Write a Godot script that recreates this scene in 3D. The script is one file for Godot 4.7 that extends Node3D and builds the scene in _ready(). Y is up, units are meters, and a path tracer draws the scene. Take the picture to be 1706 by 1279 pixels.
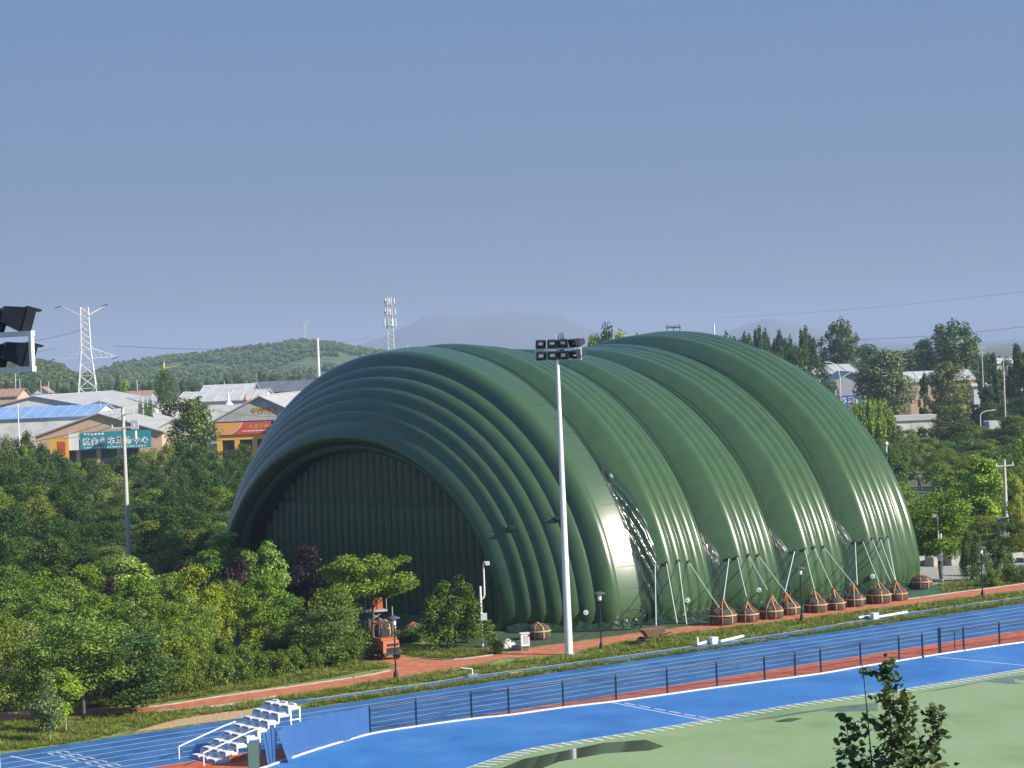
extends Node3D
# An inflated green air hall beside a blue running track, seen from a roof.

const F := 3800.0          # focal length in pixels of the 1706 x 1279 photograph
const CAM_H := 17.0
const LEAN := 2.3
var CAM_BASIS := Basis()
var M := {}
var used := {}
var rng := RandomNumberGenerator.new()

func L(r: float, g: float, b: float) -> Color:
	return Color(r, g, b).linear_to_srgb()

func ray(x: float, y: float) -> Vector3:
	return CAM_BASIS * Vector3((x - 853.0) / F, -(y - 639.5) / F, -1.0)

func G(x: float, y: float, h := 0.0) -> Vector3:      # the point at height h that a pixel looks at
	var d := ray(x, y)
	return Vector3(0, CAM_H, 0) + d * ((h - CAM_H) / d.y)

func PD(x: float, y: float, depth: float) -> Vector3:  # the point at a given distance from the camera plane
	var d := ray(x, y)
	return Vector3(0, CAM_H, 0) + d * (depth / -d.z)

func at_depth(x: float, depth: float) -> Vector3:      # ground point below / above a pixel column near the horizon
	var p := PD(x, 700.0, depth)
	for k in 3:
		var v := CAM_BASIS.inverse() * (Vector3(p.x, 0, -depth) - Vector3(0, CAM_H, 0))
		var sx := 853.0 + F * v.x / -v.z
		p.x += (x - sx) * depth / F
	return Vector3(p.x, 0, -depth)

# ---------------------------------------------------------------- mesh builder
class MB:
	var v := PackedVector3Array()
	var n := PackedVector3Array()
	var c := PackedColorArray()
	var ix := PackedInt32Array()
	var col := Color(1, 1, 1)
	var use_col := false

	func vert(p: Vector3, nn: Vector3) -> int:
		v.append(p); n.append(nn)
		if use_col: c.append(col)
		return v.size() - 1

	func tri(a: Vector3, b: Vector3, d: Vector3) -> void:
		var nn := (d - a).cross(b - a).normalized()
		var i := vert(a, nn); vert(b, nn); vert(d, nn)
		ix.append_array([i, i + 1, i + 2])

	func quad(a: Vector3, b: Vector3, d: Vector3, e: Vector3) -> void:
		var nn := (d - a).cross(b - a).normalized()
		var i := vert(a, nn); vert(b, nn); vert(d, nn); vert(e, nn)
		ix.append_array([i, i + 1, i + 2, i, i + 2, i + 3])

	func box(center: Vector3, size: Vector3, basis := Basis()) -> void:
		var h := size * 0.5
		var p: Array[Vector3] = []
		for k in 8:
			p.append(center + basis * Vector3(h.x if k & 1 else -h.x, h.y if k & 2 else -h.y, h.z if k & 4 else -h.z))
		quad(p[4], p[6], p[7], p[5]); quad(p[1], p[3], p[2], p[0])
		quad(p[0], p[2], p[6], p[4]); quad(p[5], p[7], p[3], p[1])
		quad(p[2], p[3], p[7], p[6]); quad(p[0], p[4], p[5], p[1])

	func hexa(p: Array) -> void:   # 8 corners: bottom 0..3 counter-clockwise seen from above, top 4..7
		quad(p[3], p[2], p[1], p[0]); quad(p[4], p[5], p[6], p[7])
		for k in 4:
			quad(p[k], p[(k + 1) % 4], p[(k + 1) % 4 + 4], p[k + 4])

	func tube(a: Vector3, b: Vector3, r0: float, r1: float, seg := 8, caps := true) -> void:
		var d := (b - a).normalized()
		var u := d.cross(Vector3.UP if absf(d.y) < 0.9 else Vector3.RIGHT).normalized()
		var w := d.cross(u)
		var s := v.size()
		for k in seg + 1:
			var an := TAU * k / seg
			var o := u * cos(an) + w * sin(an)
			vert(a + o * r0, o); vert(b + o * r1, o)
		for k in seg:
			var i := s + 2 * k
			ix.append_array([i, i + 1, i + 3, i, i + 3, i + 2])
		if caps:
			for e in [[a, r0, -d], [b, r1, d]]:
				if e[1] > 0.001:
					var ci := vert(e[0], e[2])
					for k in seg + 1:
						var an := TAU * k / seg
						vert(e[0] + (u * cos(an) + w * sin(an)) * e[1], e[2])
					for k in seg: ix.append_array([ci, ci + 1 + k, ci + 2 + k] if e[2] != d else [ci, ci + 2 + k, ci + 1 + k])

	func path(pts: Array, r: float, seg := 6) -> void:
		for k in pts.size() - 1: tube(pts[k], pts[k + 1], r, r, seg, k == 0 or k == pts.size() - 2)

	func grid(rows: Array) -> void:   # rows of points, smooth
		var s := v.size()
		var R := rows.size()
		var C: int = rows[0].size()
		for i in R:
			for j in C:
				var du: Vector3 = rows[mini(i + 1, R - 1)][j] - rows[maxi(i - 1, 0)][j]
				var dv: Vector3 = rows[i][mini(j + 1, C - 1)] - rows[i][maxi(j - 1, 0)]
				var nn := dv.cross(du)
				vert(rows[i][j], nn.normalized() if nn.length() > 1e-9 else Vector3.UP)
		for i in R - 1:
			for j in C - 1:
				var a := s + i * C + j
				ix.append_array([a, a + C, a + C + 1, a, a + C + 1, a + 1])

	func lathe(center: Vector3, prof: Array, seg := 16) -> void:   # prof of Vector2(r, y)
		var rows := []
		for p in prof:
			var row := PackedVector3Array()
			for k in seg + 1:
				var an := TAU * k / seg
				row.append(center + Vector3(cos(an) * p.x, p.y, sin(an) * p.x))
			rows.append(row)
		grid(rows)

	func poly(pts: PackedVector2Array, y: float) -> void:   # flat sheet, points are (x, z)
		var t := Geometry2D.triangulate_polygon(pts)
		var s := v.size()
		for p in pts: vert(Vector3(p.x, y, p.y), Vector3.UP)
		for k in range(0, t.size(), 3):
			var up := (pts[t[k + 1]] - pts[t[k]]).cross(pts[t[k + 2]] - pts[t[k]]) > 0.0
			ix.append_array([s + t[k], s + t[k + 1], s + t[k + 2]] if up else [s + t[k], s + t[k + 2], s + t[k + 1]])

	func mesh() -> ArrayMesh:
		var a := []
		a.resize(Mesh.ARRAY_MAX)
		a[Mesh.ARRAY_VERTEX] = v; a[Mesh.ARRAY_NORMAL] = n; a[Mesh.ARRAY_INDEX] = ix
		if use_col: a[Mesh.ARRAY_COLOR] = c
		var m := ArrayMesh.new()
		m.add_surface_from_arrays(Mesh.PRIMITIVE_TRIANGLES, a)
		return m

# ---------------------------------------------------------------- scene tree helpers
func numbered(called: String) -> String:
	var k: int = used.get(called, 0)
	used[called] = k + 1
	return called if k == 0 else "%s_%03d" % [called, k]

func tag(o: Node, label: String, category: String, group := "", kind := "") -> void:
	if label: o.set_meta("label", label)
	if category: o.set_meta("category", category)
	if group: o.set_meta("group", group)
	if kind: o.set_meta("kind", kind)

func thing(called: String, label: String, category: String, pos: Vector3, turn := 0.0, group := "") -> Node3D:
	var o := Node3D.new()
	o.name = numbered(called)
	add_child(o)
	o.position = pos
	o.rotation.y = turn
	tag(o, label, category, group)
	return o

func part(called: String, mesh: Mesh, mat: Material, parent: Node3D) -> MeshInstance3D:
	var o := MeshInstance3D.new()
	o.name = called
	o.mesh = mesh
	o.material_override = mat
	parent.add_child(o, true)
	return o

func struct(called: String, mesh: Mesh, mat: Material) -> MeshInstance3D:
	var o := MeshInstance3D.new()
	o.name = numbered(called)
	o.mesh = mesh
	o.material_override = mat
	add_child(o)
	o.set_meta("kind", "structure")
	return o

func single(called: String, mb: MB, mat: Material, label: String, category: String, pos := Vector3.ZERO, group := "") -> MeshInstance3D:
	var o := MeshInstance3D.new()
	o.name = numbered(called)
	o.mesh = mb.mesh()
	o.material_override = mat
	add_child(o)
	o.position = pos
	tag(o, label, category, group)
	return o

func copy(o: Node3D, called: String, pos: Vector3, turn := 0.0, sc := Vector3.ONE) -> Node3D:
	var c: Node3D = o.duplicate()
	c.name = numbered(called)
	add_child(c)
	c.position = pos
	c.rotation.y = turn
	c.scale = sc
	return c

# ---------------------------------------------------------------- materials
func mat(color: Color, rough := 0.7, metal := 0.0, spec := 0.5) -> StandardMaterial3D:
	var m := StandardMaterial3D.new()
	m.albedo_color = color
	m.roughness = rough
	m.metallic = metal
	m.metallic_specular = spec
	m.cull_mode = BaseMaterial3D.CULL_DISABLED
	return m

func ramp_tex(sd: int, freq: float, cols: Array, size := 512, oct := 4, normal := false, bump := 2.0) -> NoiseTexture2D:
	var fn := FastNoiseLite.new()
	fn.seed = sd
	fn.frequency = freq
	fn.noise_type = FastNoiseLite.TYPE_SIMPLEX_SMOOTH
	fn.fractal_octaves = oct
	var t := NoiseTexture2D.new()
	t.width = size; t.height = size
	t.seamless = true
	t.noise = fn
	t.generate_mipmaps = false
	if normal:
		t.as_normal_map = true
		t.bump_strength = bump
	else:
		var g := Gradient.new()
		g.offsets = PackedFloat32Array(range(cols.size()).map(func(k): return 0.18 + 0.64 * k / (cols.size() - 1.0)))
		g.colors = PackedColorArray(cols)
		t.color_ramp = g
	return t

func surf(sd: int, cols: Array, tile: float, freq: float, rough: float, bump := 0.0, spec := 0.5) -> StandardMaterial3D:
	var m := mat(Color.WHITE, rough, 0.0, spec)
	m.albedo_texture = ramp_tex(sd, freq, cols)
	m.uv1_triplanar = true
	m.uv1_world_triplanar = true
	m.uv1_scale = Vector3.ONE / tile
	if bump > 0.0:
		m.normal_enabled = true
		m.normal_texture = ramp_tex(sd + 50, freq * 2.0, [], 512, 4, true, 6.0)
		m.normal_scale = bump
	return m

func leafmat(tint: Color) -> StandardMaterial3D:
	var m := mat(tint, 0.55, 0.0, 0.35)
	m.vertex_color_use_as_albedo = true
	m.backlight_enabled = true
	m.backlight = Color(0.7, 0.75, 0.35)
	return m

func materials() -> void:
	M.grass = surf(1, [L(0.10, 0.14, 0.025), L(0.17, 0.225, 0.04), L(0.26, 0.275, 0.09), L(0.21, 0.26, 0.05)], 9.0, 0.012, 0.9, 0.6)
	M.land = surf(2, [L(0.05, 0.08, 0.025), L(0.09, 0.12, 0.04), L(0.15, 0.15, 0.07), L(0.08, 0.115, 0.035)], 90.0, 0.012, 0.95)
	M.soil = surf(3, [L(0.045, 0.055, 0.02), L(0.065, 0.075, 0.028), L(0.10, 0.095, 0.05)], 8.0, 0.014, 0.95, 0.6)
	M.track = surf(4, [L(0.020, 0.10, 0.27), L(0.031, 0.135, 0.335), L(0.034, 0.142, 0.345), L(0.048, 0.165, 0.38)], 11.0, 0.007, 0.6, 0.25)
	M.infield = surf(5, [L(0.035, 0.165, 0.44), L(0.044, 0.195, 0.495), L(0.047, 0.20, 0.50), L(0.07, 0.225, 0.53)], 17.0, 0.006, 0.55, 0.15)
	M.field = surf(6, [L(0.225, 0.325, 0.125), L(0.27, 0.385, 0.155), L(0.295, 0.40, 0.17), L(0.325, 0.40, 0.205)], 26.0, 0.006, 0.5, 0.1)
	M.red = surf(7, [L(0.47, 0.135, 0.058), L(0.53, 0.17, 0.082), L(0.57, 0.21, 0.11)], 7.0, 0.012, 0.8, 0.3)
	M.redband = surf(8, [L(0.50, 0.085, 0.025), L(0.56, 0.115, 0.035), L(0.60, 0.15, 0.05)], 6.0, 0.012, 0.75, 0.2)
	M.sand = surf(9, [L(0.42, 0.27, 0.13), L(0.52, 0.35, 0.18), L(0.58, 0.42, 0.25)], 3.0, 0.02, 0.95, 0.8)
	M.concrete = surf(10, [L(0.28, 0.27, 0.25), L(0.36, 0.35, 0.32), L(0.44, 0.43, 0.40)], 3.0, 0.02, 0.9, 0.4)
	M.line = surf(11, [L(0.55, 0.60, 0.66), L(0.72, 0.75, 0.79), L(0.8, 0.82, 0.84)], 2.0, 0.03, 0.6)
	M.white = mat(L(0.78, 0.79, 0.80), 0.45)
	M.mast = mat(L(0.80, 0.81, 0.82), 0.35)
	M.grey = mat(L(0.30, 0.31, 0.32), 0.6)
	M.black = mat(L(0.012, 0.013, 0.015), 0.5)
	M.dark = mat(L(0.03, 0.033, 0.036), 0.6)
	M.fence = mat(L(0.012, 0.035, 0.075), 0.4)
	M.steel = mat(L(0.45, 0.47, 0.48), 0.45, 0.4)
	M.galv = mat(L(0.55, 0.57, 0.58), 0.5, 0.2)
	M.bark = surf(12, [L(0.06, 0.05, 0.04), L(0.11, 0.095, 0.075), L(0.16, 0.14, 0.115)], 1.2, 0.03, 0.95, 0.8)
	M.palebark = surf(13, [L(0.22, 0.21, 0.18), L(0.30, 0.29, 0.25), L(0.38, 0.37, 0.33)], 1.2, 0.03, 0.9, 0.4)
	M.glass = mat(L(0.02, 0.025, 0.03), 0.08)
	# hall membrane: coated fabric, a little uneven
	M.hall = mat(L(0.052, 0.106, 0.044), 0.25, 0.0, 0.5)
	M.hall.albedo_texture = ramp_tex(20, 0.008, [Color(0.91, 0.92, 0.91), Color(0.97, 0.97, 0.97), Color(1, 1, 1), Color(0.985, 0.99, 0.97)])
	M.hall.uv1_triplanar = true
	M.hall.uv1_world_triplanar = true
	M.hall.uv1_scale = Vector3.ONE / 6.0
	M.hall.roughness = 0.25
	M.hall_flat = mat(L(0.052, 0.106, 0.044), 0.27, 0.0, 0.8)
	M.seam = mat(L(0.07, 0.11, 0.08), 0.35)
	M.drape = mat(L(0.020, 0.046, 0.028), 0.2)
	M.bag = surf(22, [L(0.045, 0.040, 0.035), L(0.070, 0.062, 0.052), L(0.105, 0.092, 0.075)], 0.8, 0.03, 0.85, 0.7)
	M.strap = mat(L(0.58, 0.20, 0.07), 0.75)
	M.strap2 = mat(L(0.60, 0.40, 0.18), 0.75)
	M.rope = mat(L(0.62, 0.66, 0.66), 0.7)

# ---------------------------------------------------------------- the scene
func _ready() -> void:
	# camera
	var cam := Camera3D.new()
	cam.name = "camera"
	cam.position = Vector3(0, CAM_H, 0)
	cam.rotation_degrees = Vector3(-rad_to_deg(atan(45.0 / F)), 0, -LEAN)
	cam.fov = rad_to_deg(2.0 * atan(639.5 / F))
	cam.near = 0.5
	cam.far = 30000.0
	add_child(cam)
	CAM_BASIS = cam.transform.basis
	# sky, haze and exposure
	var sky := ProceduralSkyMaterial.new()
	sky.sky_top_color = Color(0.36, 0.53, 0.745)
	sky.sky_horizon_color = Color(0.505, 0.563, 0.65)
	sky.sky_curve = 0.12
	sky.ground_horizon_color = Color(0.50, 0.54, 0.58)
	sky.ground_bottom_color = Color(0.25, 0.27, 0.25)
	sky.energy_multiplier = 0.69
	sky.sun_angle_max = 0.0
	var env := Environment.new()
	env.background_mode = Environment.BG_SKY
	env.sky = Sky.new()
	env.sky.sky_material = sky
	env.tonemap_mode = Environment.TONE_MAPPER_LINEAR
	env.tonemap_exposure = 1.55
	env.fog_enabled = true
	env.fog_density = 0.00019
	env.fog_light_color = Color(0.72, 0.80, 0.92)
	env.sdfgi_enabled = true
	env.ssao_enabled = true
	env.ssil_enabled = true
	var we := WorldEnvironment.new()
	we.name = "world_environment"
	we.environment = env
	add_child(we)
	# sun: behind the camera and to its right, high
	var sun := DirectionalLight3D.new()
	sun.name = "sun"
	var az := deg_to_rad(69.0)
	var el := deg_to_rad(29.0)
	var to_sun := Vector3(sin(az) * cos(el), sin(el), cos(az) * cos(el))
	sun.look_at_from_position(to_sun * 100.0, Vector3.ZERO)
	sun.light_color = Color(1.0, 0.96, 0.89)
	sun.light_energy = 1.6
	sun.light_angular_distance = 0.5
	sun.shadow_enabled = true
	add_child(sun)
	# the place
	materials()
	M.pylon_white = mat(L(0.72, 0.73, 0.73), 0.5)
	var a := G(0, 1256)
	var b := G(1706, 1005)
	TA = a
	TS = (b - a).normalized()
	TN = Vector3(TS.z, 0, -TS.x)
	if TN.z > 0: TN = -TN
	var ha := G(1075, 1043)
	var hb := G(1518, 979)
	HA = Vector2(ha.x, -ha.z)
	HS = (Vector2(hb.x, -hb.z) - HA).normalized()
	HN = Vector2(-HS.y, HS.x)
	HC = Vector3(HA.x + HS.x * 12.5 + HN.x * HW, 0, -(HA.y + HS.y * 12.5 + HN.y * HW))
	build_ground()
	print("ground")
	build_hall()
	print("hall")
	build_far()
	print("far")
	build_species()
	build_trees()
	print("trees")
	build_masts()
	build_ballast()
	build_fence()
	build_stand()
	build_small()
	build_forklift()
	build_person()
	print("objects")
	build_tufts()
	print("done")

# ---------------------------------------------------------------- ground, track, paths
var TA := Vector3()   # a point on the outer edge of the track
var TS := Vector3()   # along the track
var TN := Vector3()   # outwards, away from the infield

func tp(along: float, perp: float, y: float) -> Vector3:
	var p := TA + TS * along + TN * perp
	return Vector3(p.x, y, p.z)

func px_poly(pts: Array) -> PackedVector2Array:
	var o := PackedVector2Array()
	for p in pts:
		var g := G(p[0], p[1])
		o.append(Vector2(g.x, g.z))
	return o

func sheet(called: String, pts: Array, y: float, m: Material) -> MeshInstance3D:
	var mb := MB.new()
	mb.poly(px_poly(pts), y)
	return struct(called, mb.mesh(), m)

func smooth_px(pts: Array, step := 4) -> Array:   # a smooth ground line through pixels, world points
	var w := []
	for p in pts: w.append(G(p[0], p[1]))
	var o := []
	for i in w.size() - 1:
		var p0: Vector3 = w[maxi(i - 1, 0)]
		var p3: Vector3 = w[mini(i + 2, w.size() - 1)]
		for k in step:
			o.append((w[i] as Vector3).cubic_interpolate(w[i + 1], p0, p3, k / float(step)))
	o.append(w[-1])
	return o

func band(mb: MB, a: Vector3, b: Vector3, wide: float, y: float) -> void:
	var d := b - a
	d.y = 0
	var s := Vector3(-d.z, 0, d.x).normalized() * wide * 0.5
	mb.quad(Vector3(a.x, y, a.z) - s, Vector3(a.x, y, a.z) + s, Vector3(b.x, y, b.z) + s, Vector3(b.x, y, b.z) - s)

const KERB := [[250, 1345], [350, 1309], [446, 1277], [530, 1248], [617, 1223], [694, 1210.5], [786, 1198], [848, 1191.5], [938, 1179], [1027, 1168.5], [1112, 1157], [1194, 1145.5], [1274, 1135], [1367, 1122.5], [1434, 1111], [1498, 1101], [1566, 1090], [1665, 1075.5], [1706, 1070], [1790, 1058]]
const TICK := [[700, 1309], [779, 1279], [853, 1254], [914, 1241], [1006, 1227], [1100, 1212], [1174, 1199.5], [1325, 1172.5], [1424, 1159], [1530, 1143.5], [1706, 1113.5], [1800, 1098]]

func build_ground() -> void:
	var mb := MB.new()
	var e := 12500.0
	mb.quad(Vector3(-e, -0.03, 900), Vector3(-e, -0.03, -e), Vector3(e, -0.03, -e), Vector3(e, -0.03, 900))
	struct("ground", mb.mesh(), M.land)
	sheet("grass_verge", [[-220, 1330], [-220, 1175], [100, 1120], [300, 1075], [600, 1040], [820, 1035], [1100, 1005], [1400, 975], [1560, 930], [1920, 890], [1950, 985], [1706, 1018], [900, 1128], [0, 1275]], -0.016, M.grass)
	sheet("planting_bed", [[-220, 1195], [-300, 930], [300, 905], [470, 930], [640, 1000], [700, 1050], [640, 1095], [480, 1135], [250, 1172], [60, 1182]], -0.008, M.soil)
	# infield court: green field with the blue apron over it
	var fp := []
	for p in KERB: fp.append(p)
	fp.append_array([[2300, 1190], [2300, 1500], [-300, 1500]])
	sheet("sports_field", fp, 0.0, M.field)
	var ap := []
	for p in KERB: ap.append(p)
	var tk := TICK.duplicate()
	tk.reverse()
	for p in tk: ap.append(p)
	ap.append_array([[640, 1340], [500, 1430], [330, 1500], [100, 1500]])
	sheet("apron", ap, 0.005, M.infield)
	# running track: straight, six lanes
	var tm := MB.new()
	tm.quad(tp(-70, -8.75, 0.004), tp(-70, 0.0, 0.004), tp(190, 0.0, 0.004), tp(190, -8.75, 0.004))
	struct("running_track", tm.mesh(), M.track)
	var ln := MB.new()
	for k in 7:
		var q := -1.3 - 1.232 * k
		for s in 26:
			band(ln, tp(-70 + s * 10, q, 0), tp(-60 + s * 10, q, 0), 0.06, 0.009)
	# start line with lane figures
	var z0 := (G(12, 1258) - TA).dot(TS)
	band(ln, tp(z0, -0.9, 0), tp(z0 + 0.6, -9.0, 0), 0.1, 0.0095)
	for k in 5:
		var c := tp(z0 + 1.9, -1.9 - 1.232 * k, 0)
		for sgm in [[-0.3, -0.3, -0.3, 0.3], [-0.3, 0.3, 0.3, 0.3], [0.3, 0.3, 0.3, -0.3], [0.0, -0.3, 0.0, 0.3]]:
			band(ln, c + TS * (sgm[0] * 1.3) + TN * sgm[1], c + TS * (sgm[2] * 1.3) + TN * sgm[3], 0.09, 0.0095)
	struct("lane_marking", ln.mesh(), M.line)
	# red band between the inner lane and the kerb
	var rm := MB.new()
	var rk := smooth_px(KERB)
	for i in rk.size() - 1:
		var l0: float = (rk[i] - TA).dot(TS)
		var l1: float = (rk[i + 1] - TA).dot(TS)
		rm.quad(Vector3(rk[i].x, 0.0, rk[i].z), tp(l0, -8.7, 0.0), tp(l1, -8.7, 0.0), Vector3(rk[i + 1].x, 0.0, rk[i + 1].z))
	struct("red_band", rm.mesh(), M.redband)
	# white kerb
	var km := MB.new()
	var kp := smooth_px(KERB)
	for i in kp.size() - 1:
		var d: Vector3 = (kp[i + 1] - kp[i]).normalized()
		var b := Basis(d.cross(Vector3.UP).normalized(), Vector3.UP, -d)
		km.box((kp[i] + kp[i + 1]) * 0.5 + Vector3(0, 0.03, 0), Vector3(0.11, 0.07, (kp[i + 1] - kp[i]).length() + 0.01), b)
	struct("kerb", km.mesh(), M.line)
	# inner double line with slanting ticks, and the lines across the apron
	var lm := MB.new()
	var c := smooth_px(TICK, 12)
	var acc := 0.0
	for i in c.size() - 1:
		var d: Vector3 = c[i + 1] - c[i]
		band(lm, c[i], c[i + 1], 0.07, 0.011)
		var nn := Vector3(-d.z, 0, d.x).normalized()
		if nn.z < 0: nn = -nn
		var step := d.length()
		while acc < step:
			var p: Vector3 = c[i] + d * (acc / step)
			band(lm, p, p + nn * 0.85, 0.17, 0.0115)
			acc += 0.56
		acc -= step
	band(lm, G(1018, 1170), G(1182, 1202), 0.11, 0.011)
	for k in 6:
		var a := G(1040 + 25.0 * k, 1171 + 4.6 * k)
		band(lm, a, a + (G(1190, 1199) - G(1040, 1171)).normalized() * 0.9, 0.11, 0.011)
	band(lm, G(1560, 1094), G(1760, 1114), 0.11, 0.011)
	struct("court_marking", lm.mesh(), M.line)
	# red footpath with its branch to the hall
	sheet("footpath", [[-160, 1204], [10, 1189], [120, 1185], [255, 1177], [369, 1160], [498, 1142], [600, 1127], [650, 1117], [662, 1108], [640, 1103], [600, 1100], [598, 1096], [655, 1092], [700, 1097], [755, 1099], [821, 1091], [880, 1080], [962, 1069], [1073, 1053], [1180, 1040], [1290, 1027], [1400, 1014], [1512, 998], [1570, 990], [1654, 979], [1706, 972], [1850, 950], [1850, 962], [1706, 982], [1570, 999], [1486, 1010], [1340, 1029], [1173, 1049], [1073, 1060], [985, 1079], [932, 1091], [840, 1096], [780, 1108], [678, 1125], [575, 1143], [459, 1160], [369, 1175], [255, 1185], [120, 1194], [10, 1199], [-160, 1214]], 0.0, M.red)
	sheet("side_path", [[-200, 1150], [0, 1134], [42, 1126], [20, 1150], [0, 1156], [-200, 1178]], 0.0, M.red)
	# path edging, pale concrete
	var em := MB.new()
	for line in [[[-160, 1204], [10, 1189], [120, 1185], [255, 1177], [369, 1160], [498, 1142], [600, 1127], [650, 1117]], [[700, 1097], [755, 1099], [821, 1091]], [[1512, 998], [1570, 990], [1654, 979], [1706, 972], [1850, 950]], [[255, 1185], [369, 1175], [459, 1160]]]:
		var q := smooth_px(line, 4)
		for i in q.size() - 1: em.box((q[i] + q[i + 1]) * 0.5 + Vector3(0, 0.01, 0), Vector3(0.1, 0.09, (q[i + 1] - q[i]).length()), Basis.looking_at(q[i + 1] - q[i], Vector3.UP))
	struct("path_edging", em.mesh(), M.concrete)
	# narrow runway strip beside the track and the long jump pit
	sheet("runway", [[330, 1190], [405, 1175], [520, 1165], [640, 1148], [707, 1139], [775, 1128], [860, 1117], [1000, 1098], [1160, 1076], [1300, 1056], [1512, 1021], [1706, 994], [1800, 980], [1800, 984.5], [1706, 998.5], [1512, 1025.5], [1300, 1061], [1160, 1081], [1000, 1103], [860, 1122], [782, 1132], [707, 1144], [640, 1154], [520, 1170], [405, 1179], [330, 1194]], 0.0, M.track)
	var wm := MB.new()
	var wl := smooth_px([[405, 1174], [520, 1164], [640, 1147.5], [707, 1138.5], [775, 1127.5], [860, 1116.5], [1000, 1097.5], [1160, 1075.5], [1300, 1055.5], [1512, 1020.5], [1706, 993.5]], 4)
	for i in wl.size() - 1: band(wm, wl[i], wl[i + 1], 0.11, 0.005)
	struct("runway_marking", wm.mesh(), M.line)
	sheet("sand_pit", [[222, 1219], [280, 1202], [343, 1189], [432, 1180.5], [434, 1189], [418, 1194], [312, 1207.5], [280, 1213]], 0.004, M.sand)
	# green matting and paving past the end of the hall
	sheet("green_matting", [[1500, 998], [1560, 975], [1640, 970], [1700, 968], [1654, 978], [1570, 989], [1512, 997]], -0.004, mat(L(0.04, 0.14, 0.06), 0.6))
	sheet("hall_apron", [[690, 1085], [760, 1060], [900, 1040], [1090, 1030], [1500, 978], [1560, 975], [1512, 996], [1290, 1024], [1073, 1051], [962, 1067], [880, 1078], [821, 1089]], -0.006, surf(31, [L(0.03, 0.06, 0.03), L(0.05, 0.085, 0.04), L(0.10, 0.11, 0.06)], 5.0, 0.015, 0.8, 0.4))
	sheet("paved_yard", [[1525, 940], [1700, 925], [1900, 915], [1900, 945], [1700, 962], [1600, 975], [1530, 970]], -0.004, M.concrete)
	# rain water left on the field: still, clear, over the wet green floor
	var wet := mat(L(0.075, 0.085, 0.05), 0.03, 0.0, 0.6)
	var damp := surf(32, [L(0.12, 0.18, 0.12), L(0.15, 0.21, 0.15), L(0.17, 0.23, 0.17)], 9.0, 0.01, 0.22)
	sheet("puddle", [[822, 1285], [872, 1264], [957, 1247], [1006, 1237], [1076, 1232], [1106, 1243], [1082, 1250], [1006, 1255], [930, 1269], [890, 1285]], 0.004, wet)
	sheet("puddle", [[1290, 1201], [1315, 1196], [1338, 1196], [1318, 1202], [1296, 1203]], 0.004, wet)
	sheet("puddle", [[1236, 1202], [1330, 1186], [1400, 1176], [1462, 1170], [1462, 1184], [1410, 1185], [1374, 1185], [1392, 1181], [1330, 1189], [1290, 1196]], 0.004, damp)
	sheet("puddle", [[1525, 1154], [1600, 1141], [1660, 1130], [1706, 1124], [1706, 1133], [1690, 1130], [1690, 1136], [1706, 1139], [1680, 1139], [1640, 1135], [1580, 1147]], 0.004, damp)

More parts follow.
